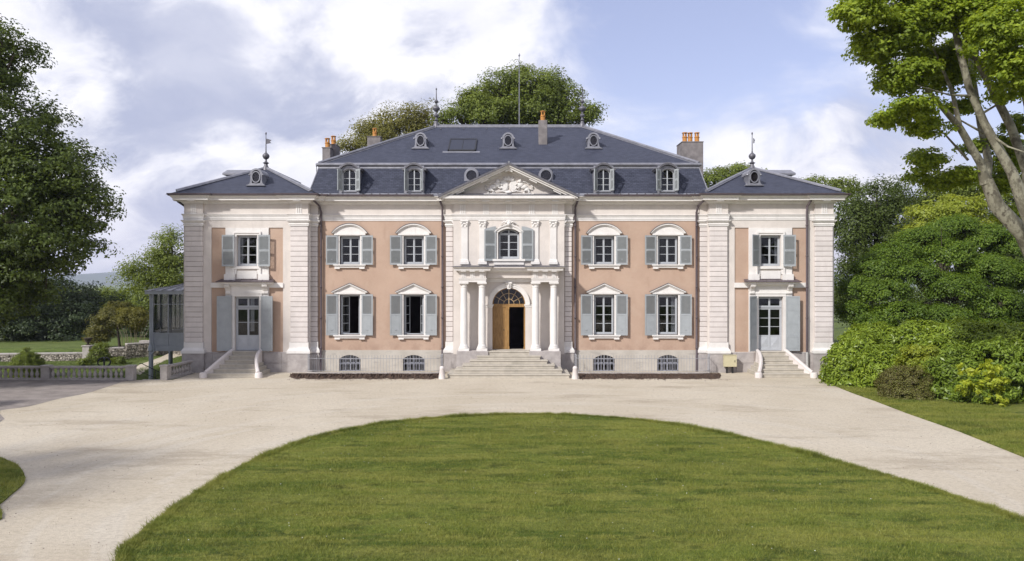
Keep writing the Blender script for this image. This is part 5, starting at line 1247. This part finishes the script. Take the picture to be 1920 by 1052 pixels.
# --- left background
tree('garden_tree', 'leafy mid green tree rising beside the veranda roof', at(300, 655, 62), [lob(325, 470, 62, 34, 42), lob(290, 500, 62, 40, 34), lob(255, 525, 62, 32, 32), lob(310, 545, 62, 50, 45), lob(345, 520, 63, 45, 60)], 200, 120, 1.05, .18, M['l_mid'], 21, .22, group='trees left of the chateau')
tree('garden_tree', 'soft green tree in the gap between the great tree and the veranda', at(205, 645, 84), [lob(200, 575, 84, 38, 32), lob(165, 590, 84, 34, 38), lob(235, 585, 84, 30, 42), lob(190, 610, 83, 46, 30)], 260, 75, .95, .25, M['l_mid'], 22, .25, group='trees left of the chateau')
tree('dark_yew', 'dark spreading yew over the far lawn under the great tree', at(110, 650, 70), [lob(60, 610, 68, 70, 34), lob(130, 605, 70, 55, 40), lob(20, 580, 68, 70, 50), lob(165, 590, 74, 30, 40), lob(90, 560, 72, 70, 40), lob(150, 555, 76, 36, 26), lob(200, 585, 78, 30, 36), lob(120, 632, 68, 48, 16)], 420, 80, 1.0, .25, M['l_yew_shaded'], 23, .4, group='trees left of the chateau')
tree('dark_yew', 'shadowy evergreen behind the glazed veranda', at(310, 645, 70), [lob(300, 590, 70, 40, 50), lob(340, 580, 71, 45, 60), lob(270, 600, 72, 28, 40)], 220, 70, .9, .24, M['l_yew_shaded'], 24, .3, group='trees left of the chateau')
tree('smoke_bush', 'reddish many-stemmed shrub above the rubble wall', at(225, 650, 60), [lob(190, 615, 60, 24, 28), lob(225, 590, 60, 34, 24), lob(255, 600, 60, 22, 26), lob(175, 630, 60, 14, 18)], 240, 60, .42, .13, M['l_rust'], 25, .09, 'shrub', twigs=16)
stem_o = empty('bamboo_clump', tuple(at(252, 652, 59)), 'group of bare pale stems rising from the far garden wall', 'shrub')
mb = MB(); g_ = random.Random(3)
for i in range(9): x = -.9 + i*.22; mb.tube([(x, 0, -.6), (x + g_.uniform(-.1, .1), g_.uniform(-.1, .1), .9), (x*1.6 + g_.uniform(-.2, .2), 0, 2.2)], .035, 5, .015)
mb.build('stem', plain('pale_stem', (.22, .18, .12), .8, .2), stem_o)
tag(stem_o.children[0], kind='stuff')
P, Nn, C = crown([(np.array((0, 0, 2.3)), np.array((1.5, .8, .8)))], 60, 60, .4, 26); leaf_object('foliage', P, Nn, .12, M['l_olive'], stem_o, .4, 26)
# far woods and hills
P = []
g = np.random.default_rng(31); lobs = []
for i in range(120): x = -170 + i*1.6 + g.uniform(-1, 1); lobs.append((np.array((x, 150 + g.uniform(-25, 60), -5.0 + g.uniform(-.5, 3))), np.array((6, 6, 5.5))))
P, Nn, C = crown(lobs, 1500, 30, 2.6, 32); tag(leaf_object('far_woods', P, Nn, 1.0, M['l_mid'], None, .7, 33), 'far belt of woodland below the hills', 'woods', kind='stuff')
hv, hf = [], []; nh = 90
for i in range(nh+1):
    x = -3600 + i*60; h = 20 + 14*math.sin(i*.31) + 8*math.sin(i*.83 + 1) + 4*math.sin(i*1.9)
    hv += [(x, 3300, -15), (x + 20, 3700, h*.5 + 8), (x, 4300, h + 12)]
for i in range(nh):
    for j in range(2): hf.append((i*3+j, (i+1)*3+j, (i+1)*3+j+1, i*3+j+1))
tag(MB().add(hv, hf).build('hills', plain('far_hills', (.10, .13, .10), .95, .3, .004, bump=0), smooth=True), 'low far hills on the horizon beyond the garden', 'hills', kind='structure')

# --- behind the house
tree('great_plane', 'broad domed green tree rising behind the ridge and flagpole', at(965, 640, 72), [lob(985, 148, 72, 34, 28), lob(935, 160, 72, 36, 28), lob(1030, 158, 72, 36, 28), lob(895, 190, 72, 36, 26), lob(1066, 182, 72, 28, 30), lob(860, 212, 72, 32, 20), lob(1106, 212, 72, 22, 16), lob(960, 195, 72, 50, 34), lob(1010, 200, 72, 60, 36), lob(920, 215, 72, 50, 24), lob(1050, 222, 72, 50, 20), lob(836, 226, 72, 16, 9)], 420, 120, 1.0, .23, M['l_mid'], 41, .5, twigs=14, shell=.45, flat=.7)
tree('copper_tree', 'olive brown tree behind the left part of the roof', at(740, 640, 78), [lob(690, 245, 78, 30, 22), lob(735, 230, 78, 38, 26), lob(785, 222, 78, 36, 30), lob(720, 265, 78, 66, 30), lob(655, 275, 78, 24, 14), lob(800, 250, 78, 40, 30)], 170, 130, 1.3, .22, M['l_olive'], 42, .4, twigs=14, shell=.25, flat=.75)
tree('far_tree', 'green tree crown peeping between the right chimney and the pavilion roof', at(1350, 640, 84), [lob(1345, 335, 84, 34, 20), lob(1390, 325, 84, 28, 14), lob(1430, 340, 84, 34, 16)], 150, 60, .9, .25, M['l_mid'], 43, .3, group='trees behind the right pavilion')
tree('far_tree', 'dark tree behind the right corner of the chateau', at(1640, 660, 66), [lob(1640, 385, 66, 52, 46), lob(1600, 420, 66, 44, 60), lob(1690, 420, 66, 48, 60), lob(1650, 480, 66, 70, 70), lob(1600, 540, 64, 50, 70), lob(1690, 370, 67, 30, 26)], 360, 120, 1.25, .21, M['l_dark'], 44, .4, group='trees behind the right pavilion', shell=.5)
tree('far_tree', 'small treetop showing above the right pavilion eave', at(1540, 660, 82), [lob(1530, 352, 82, 38, 18), lob(1580, 352, 82, 34, 18), lob(1500, 365, 82, 30, 16)], 130, 60, .85, .24, M['l_mid'], 45, .3, group='trees behind the right pavilion')
tree('pale_tree', 'yellow green tree between the dark tree and the plane trunk', at(1760, 650, 58), [lob(1750, 405, 58, 52, 26), lob(1800, 390, 58, 40, 26), lob(1730, 440, 58, 40, 26), lob(1800, 430, 58, 60, 34)], 300, 75, .7, .19, M['l_yellow'], 46, .3, group='trees behind the right pavilion', flat=.4)
tree('pale_tree', 'pale thin tree crown seen below the plane tree branches', at(1790, 650, 66), [lob(1780, 355, 66, 44, 22), lob(1840, 350, 66, 46, 30), lob(1740, 370, 66, 24, 16), lob(1900, 380, 66, 60, 50)], 260, 65, .8, .22, M['l_mid'], 47, .3, group='trees behind the right pavilion')
tree('screen_tree', 'deep green backdrop tree behind the maple near the right edge', at(1880, 660, 60), [lob(1860, 480, 60, 80, 60), lob(1950, 470, 60, 70, 70), lob(1900, 560, 60, 80, 60), lob(1760, 560, 58, 70, 70)], 300, 70, 1.0, .26, M['l_dark'], 48, .4, group='trees behind the right pavilion')

# --- maple
tree('japanese_maple', 'wide dense maple with layered bright green foliage behind the laurel hedge', at(1770, 700, 46), [lob(1790, 432, 49, 46, 24, 1.6), lob(1730, 452, 48.5, 44, 24, 1.6), lob(1850, 450, 48.5, 46, 26, 1.6), lob(1905, 470, 48, 46, 30, 1.6), lob(1680, 482, 48, 44, 26, 1.6), lob(1780, 482, 47, 50, 30, 1.6), lob(1640, 505, 47.5, 38, 24, 1.6), lob(1850, 510, 46.5, 52, 32, 1.6), lob(1715, 520, 46.5, 46, 28, 1.6), lob(1920, 530, 46, 46, 34, 1.6), lob(1610, 545, 47, 32, 24, 1.6), lob(1660, 552, 46, 42, 26, 1.6), lob(1790, 545, 45.5, 50, 30, 1.6), lob(1870, 575, 45, 52, 32, 1.6), lob(1600, 590, 46.5, 28, 24, 1.6), lob(1690, 592, 45, 48, 26, 1.6), lob(1770, 600, 44.5, 50, 26, 1.6), lob(1640, 610, 45.5, 40, 20, 1.6), lob(1850, 620, 44.5, 60, 24, 1.6), lob(1930, 600, 45, 50, 34, 1.6)],
     2100, 95, .42, .135, M['l_maple'], 51, .05, flat=.7, shell=.72, low=-.35, up=.6, twigs=6)

# --- plane tree at the right edge
PT = empty('plane_tree', (20.6, -14, 0), 'leaning plane tree with pale mottled trunks and bright leaves at the right edge', 'tree')
mb = MB(); pb = Vector((20.6, -14, 0))
def limb(pts, r): mb.tube([at(*p) - pb for p in pts], r, 10)
limb([(2010, 760, 31), (1975, 560, 30.5), (1920, 440, 30), (1868, 385, 30), (1850, 338, 30)], [.40, .35, .31, .28, .22])
limb([(1848, 345, 30), (1838, 305, 30), (1800, 240, 29.6), (1770, 205, 29.2), (1735, 165, 28.8), (1690, 110, 28.5)], [.20, .15, .125, .10, .07, .03])
limb([(1850, 345, 30), (1854, 305, 30.3), (1838, 230, 30.8), (1828, 170, 31), (1815, 80, 31), (1800, -40, 31)], [.20, .15, .13, .11, .08, .05])
limb([(1800, 240, 29.6), (1785, 170, 29.4), (1750, 90, 29)], [.10, .07, .03])
limb([(1995, 600, 28.5), (1945, 440, 28.2), (1920, 385, 28), (1898, 325, 28), (1846, 232, 28), (1817, 165, 28), (1798, 90, 28), (1782, 10, 28), (1772, -60, 28)], [.32, .27, .23, .18, .14, .125, .115, .10, .08])
limb([(1935, 400, 28.2), (1925, 320, 28.4), (1895, 236, 28.6), (1868, 184, 28.6), (1841, 129, 28.6), (1810, 67, 28.6), (1798, -30, 28.6)], [.22, .17, .15, .135, .12, .10, .08])
limb([(1930, 330, 28.4), (1925, 200, 28.8), (1912, 150, 29), (1900, 60, 29)], [.12, .09, .075, .05])
for a_ in (((1860, 255, 28), (1890, 275, 27.5), (1935, 290, 27)), ((1838, 215, 29), (1880, 190, 28.6), (1940, 175, 28)), ((1822, 180, 28), (1780, 178, 27.6), (1720, 160, 27)), ((1815, 300, 29.8), (1770, 250, 29.5), (1720, 245, 29)), ((1845, 250, 30), (1800, 225, 29.8), (1740, 235, 29.4))): limb(a_, [.05, .032, .012])
mb.build('trunk', M['plane_bark'], PT, smooth=True)
pl = [lob(1620, 20, 27, 60, 40), lob(1680, 60, 28, 70, 50), lob(1640, 90, 28, 46, 36), lob(1740, 20, 28, 70, 50), lob(1700, 140, 28, 62, 36), lob(1750, 110, 30, 60, 40), lob(1670, 150, 29, 30, 18), lob(1710, 205, 28, 56, 26), lob(1660, 225, 29, 26, 14), lob(1740, 235, 29, 44, 20), lob(1740, 300, 31, 40, 22), lob(1770, 340, 32, 40, 16), lob(1720, 330, 32, 26, 12),
      lob(1880, 60, 26, 70, 60), lob(1920, 130, 26, 60, 40), lob(1850, 20, 27, 60, 50), lob(1890, 170, 27, 36, 24), lob(1900, 300, 31, 40, 30), lob(1880, 340, 32, 44, 24), lob(1820, 20, 32, 60, 40), lob(1800, 110, 32, 40, 40), lob(1640, -40, 28, 80, 50), lob(1780, -50, 28, 120, 60), lob(1960, 30, 27, 80, 90), lob(1800, 200, 30.5, 34, 14), lob(1870, 270, 30.8, 40, 16), lob(1825, 275, 31, 26, 12), lob(1905, 230, 30.4, 34, 18), lob(1870, 120, 30.4, 40, 26), lob(1780, 150, 30.2, 46, 22), lob(1900, 400, 31, 30, 18), lob(1800, 330, 31, 40, 16)]
lb = [(np.array(c) - np.array(pb), np.array((r[0], min(r[0], 1.6), r[2]))) for c, r in pl]
P, Nn, C = crown(lb, 2700, 40, .36, 61, .5, .15, -1, .8); leaf_object('crown', P, Nn, .15, M['l_plane'], PT, .62, 61)

# --- laurel hedge and the shrubs in it
def shrub(name, label, base, lobes, n, per, m, seed, leaf=.19, rc=.30, aspect=.36, cat='shrub', group='shrubs of the laurel hedge', up=.45, shell=.72, bark='bark', flat=.9):
    return tree(name, label, base, lobes, n, per, rc, leaf, m, seed, .05, cat, group, bark, False, aspect, flat, shell, -.95, up, 4, 'foliage', floor=-float(base[2]) )
def gb(px, py): x, y = D2(px, py); return Vector((x, y, 0))
shrub('laurel_bush', 'bright laurel bush at the corner of the right pavilion steps', gb(1600, 738), [lob(1590, 690, 40, 46, 40, 1.2), lob(1620, 670, 40, 56, 40, 1.4), lob(1650, 700, 38.5, 36, 46, 1.1), lob(1565, 705, 40.5, 24, 26, .8), lob(1600, 725, 39, 50, 22, 1.0)], 520, 70, M['l_laurel'], 71)
shrub('laurel_bush', 'long top of the laurel hedge in front of the maple', gb(1720, 735), [lob(1640, 645, 42, 62, 34, 1.4), lob(1720, 638, 41, 74, 32, 1.5), lob(1800, 640, 39.5, 74, 36, 1.6), lob(1880, 645, 38, 74, 38, 1.6), lob(1700, 690, 40, 70, 40, 1.2), lob(1940, 655, 37, 60, 44, 1.6), lob(1760, 690, 37.0, 70, 54, 1.4), lob(1660, 700, 38, 50, 46, 1.2)], 1250, 70, M['l_laurel'], 72)
shrub('laurel_bush', 'deep green laurel bush nearest the grass verge on the right', gb(1830, 768), [lob(1800, 700, 35, 60, 50, 1.3), lob(1860, 690, 34.5, 60, 50, 1.4), lob(1910, 705, 34, 50, 54, 1.4), lob(1770, 730, 34.5, 40, 36, 1.0), lob(1840, 740, 33.5, 60, 32, 1.0), lob(1960, 720, 34, 50, 60, 1.4)], 620, 70, M['l_laurel2'], 73)
shrub('withered_bush', 'clipped brownish half withered bush in front of the laurels', gb(1700, 762), [lob(1688, 712, 35, 34, 26, .8), lob(1715, 716, 34.6, 30, 28, .8), lob(1664, 726, 35.4, 18, 30, .6), lob(1690, 742, 34.6, 40, 26, .7), lob(1724, 744, 34.2, 24, 26, .6)], 520, 70, M['l_brown'], 74, .07, .16, .5, group='shrubs of the laurel hedge')
shrub('golden_laurel', 'yellow tinted laurel tuft above the brownish bush', gb(1730, 758), [lob(1728, 660, 36.2, 36, 9, .7), lob(1700, 680, 36, 26, 8, .5), lob(1740, 684, 35.6, 26, 14, .5)], 110, 40, M['l_yellow'], 75, rc=.2, shell=.3)
shrub('golden_laurel', 'vivid yellow laurel sprays near the right edge of the hedge', gb(1845, 772), [lob(1840, 692, 32.7, 52, 16, .5), lob(1866, 716, 32.5, 30, 18, .5), lob(1822, 728, 32.5, 34, 16, .5), lob(1868, 748, 32.4, 20, 16, .4)], 60, 22, M['l_gold'], 76, leaf=.2, rc=.14, shell=.2, up=.3)
# --- lower garden plants
tree('clipped_dome', 'clipped green dome bush with a flat knob behind the balustrade', (-29.2, 2.5, -.72), [((-29.2, 2.5, -.3), (.98, .98, 1.15)), ((-29.2, 2.5, .1), (.7, .7, .75)), ((-29.2, 2.5, 1.02), (.22, .22, .07))], 900, 60, .14, .06, M['l_mid'], 81, .06, 'topiary', None, flat=1.0, shell=.93, twigs=3)
tree('rose_bush', 'loose rose bush growing against the rubble wall', (-28.6, 9.6, -.75), [((-28.6, 9.6, .1), (.75, .5, .6)), ((-28.3, 9.6, .55), (.45, .4, .35)), ((-28.9, 9.6, -.3), (.5, .4, .35))], 130, 40, .22, .09, M['l_mid'], 82, .04, 'shrub')
tree('edge_conifer', 'dark conifer sprig reaching in at the left edge over the gravel', (-22.9, -13.2, 0), [((-22.9, -13.2, .9), (1.15, 1.0, 1.1)), ((-21.9, -13.4, .75), (.45, .3, .35))], 160, 50, .25, .10, M['l_dark'], 83, .06, 'shrub', aspect=.25)
gwl = random.Random(7)
for i, (px, py) in enumerate(((195, 676), (222, 682), (160, 684))):
    x, y = D2(px, py, -.45); tree('wall_plant', ('low green tuft at the foot of the curved rubble wall', 'low green tuft right of the iron ornament on the lower lawn', 'low green tuft under the middle rubble wall')[i], (x, y, terrain(x, y)), [((x, y, terrain(x, y) + .25), (.5, .3, .25))], 26, 40, .2, .12, M['l_mid'], 90 + i, .02, 'plant', 'tufts along the garden wall')
# ---------------------------------------------------------------- grass blades
def poly_points(poly, n, g):
    p = np.array(poly); lo, hi = p.min(0), p.max(0); out = []
    tot = 0
    while tot < n:
        q = lo + (hi - lo)*g.random((n*2, 2)); ins = np.zeros(len(q), bool); j = len(p) - 1
        for i in range(len(p)):
            c = ((p[i, 1] > q[:, 1]) != (p[j, 1] > q[:, 1])) & (q[:, 0] < (p[j, 0]-p[i, 0])*(q[:, 1]-p[i, 1])/(p[j, 1]-p[i, 1] + 1e-12) + p[i, 0]); ins ^= c; j = i
        q = q[ins]; out.append(q); tot += len(q)
    return np.concatenate(out)[:n]
def vnoise(p, f, seed):
    r = np.random.default_rng(seed).random((64, 64)); q = p*f; i = np.floor(q).astype(int); u = q - i; u = u*u*(3 - 2*u); i %= 63
    a = r[i[:, 0], i[:, 1]]*(1 - u[:, 0]) + r[i[:, 0] + 1, i[:, 1]]*u[:, 0]; b = r[i[:, 0], i[:, 1] + 1]*(1 - u[:, 0]) + r[i[:, 0] + 1, i[:, 1] + 1]*u[:, 0]
    return a*(1 - u[:, 1]) + b*u[:, 1]
def blades(name, label, pts, z, h, wd, m, seed, lean=.5):
    g = np.random.default_rng(seed); n = len(pts); B = np.concatenate([pts, np.full((n, 1), 0.0) + (z if np.isscalar(z) else np.asarray(z)[:, None])], axis=1)
    t = g.uniform(0, 2*np.pi, n); hh = h*g.uniform(.45, 1.25, n)*(.55 + .9*vnoise(pts, 1.1, seed) + .5*vnoise(pts, 4.3, seed + 1)); ww = wd*g.uniform(.7, 1.3, n)
    a = np.stack([np.cos(t), np.sin(t), np.zeros(n)], 1)*ww[:, None]; l = g.normal(size=(n, 2))*lean
    tip = B + np.concatenate([l*hh[:, None], hh[:, None]], axis=1)
    V3 = np.stack([B - a, B + a, tip], axis=1).reshape(-1, 3)
    me = bpy.data.meshes.new(name); me.vertices.add(3*n); me.vertices.foreach_set('co', V3.astype(np.float32).ravel()); me.loops.add(3*n); me.loops.foreach_set('vertex_index', np.arange(3*n, dtype=np.int32))
    me.polygons.add(n); me.polygons.foreach_set('loop_start', np.arange(0, 3*n, 3, dtype=np.int32)); me.polygons.foreach_set('loop_total', np.full(n, 3, dtype=np.int32)); me.update(calc_edges=True); me.materials.append(m)
    return tag(link(name, me), label, 'grass', kind='stuff')
g = np.random.default_rng(5)
lp = poly_points(lawn, 470000, g); lp = lp[(lp[:, 1] > -31.2)]
ed = np.array(lawn); seg = np.concatenate([ed[i] + (ed[(i+1) % len(ed)] - ed[i])*g.random((260, 1)) for i in range(len(ed))]) + g.normal(size=(len(ed)*260, 2))*.07
blades('lawn_grass', 'mown grass blades of the round lawn', lp, .04, .040, .0065, M['blade'], 6)
blades('lawn_edge_grass', 'longer uncut grass fringe along the lawn edge', seg, .0, .10, .007, M['blade'], 8, .6)
blades('verge_grass', 'grass blades of the verge before the hedge', poly_points(verge[:6] + [(18.5, -25), (20, -12), (17.2, -4.0)], 90000, g), .028, .055, .007, M['blade'], 7)
blades('island_grass', 'grass blades of the small grass island', poly_points(island, 40000, g), .035, .06, .007, M['blade'], 9)
gp = np.stack([g.uniform(-36, -19.2, 90000), g.uniform(-3.4, 13, 90000)], 1)
gp = gp[[not (-26.5 < x < -23.4 and 5 < y < 16 and abs((x + 24.9)) < .7) for x, y in gp]]
blades('garden_grass', 'sunlit grass of the lower garden behind the balustrade', gp, np.array([terrain(x, y) for x, y in gp]) - .01, .07, .012, M['meadow_blade'], 10)
cl = poly_points(lawn, 160, g); cl = cl[cl[:, 1] > -31]
leaf_n = np.tile(np.array([0, -.3, 1.0]), (len(cl), 1)); kc = plain('clover_white', (.75, .75, .68), .8, .05, bump=0)
tag(leaf_object('clover_flowers', np.concatenate([cl, np.full((len(cl), 1), .105)], 1), leaf_n, .022, kc, None, 1.0, 77), 'tiny white clover heads scattered over the lawn', 'flowers', kind='stuff')
# loose stones and clods on the gravel
gs = np.random.default_rng(15); n = 2600
sx = gs.uniform(-24, 15, n); sy = gs.uniform(-30, -4.5, n); mbp = MB(); q = 0
pv, pf = [], []
for x, y, r in zip(sx, sy, gs.uniform(.008, .026, n)):
    o_ = len(pv); pv += [(x - r, y, .0), (x, y - r, .0), (x + r, y, .0), (x, y + r, .0), (x + r*.2, y, r*.9)]; pf += [(o_, o_+1, o_+4), (o_+1, o_+2, o_+4), (o_+2, o_+3, o_+4), (o_+3, o_, o_+4)]
for x, y, r in zip(gs.uniform(-11.8, 11.6, 500), -3.7 - np.abs(gs.normal(size=500))*.25, gs.uniform(.015, .05, 500)):
    if abs(x) < 3.8: continue
    o_ = len(pv); pv += [(x - r, y, .0), (x, y - r, .0), (x + r, y, .0), (x, y + r, .0), (x + r*.2, y, r*.8)]; pf += [(o_, o_+1, o_+4), (o_+1, o_+2, o_+4), (o_+2, o_+3, o_+4), (o_+3, o_, o_+4)]
tag(MB().add(pv, pf).build('gravel_stones', plain('loose_stone', (.36, .30, .25), .9, .5, 3, bump=0)), 'loose stones scattered on the gravel court', 'gravel', kind='stuff')

# ---------------------------------------------------------------- summer haze over the plain
k = MT('haze_air'); pv_ = k.n('ShaderNodeVolumePrincipled'); pv_.inputs['Color'].default_value = (.78, .84, 1, 1); pv_.inputs['Density'].default_value = .00016; pv_.inputs['Anisotropy'].default_value = .2
k.t.links.new(pv_.outputs[0], k.out.inputs['Volume'])
hz_o = box('haze', k.m, None, -3900, 3900, -200, 4600, -20, 60); tag(hz_o, 'thin bluish air over the far plain', 'haze', kind='stuff')
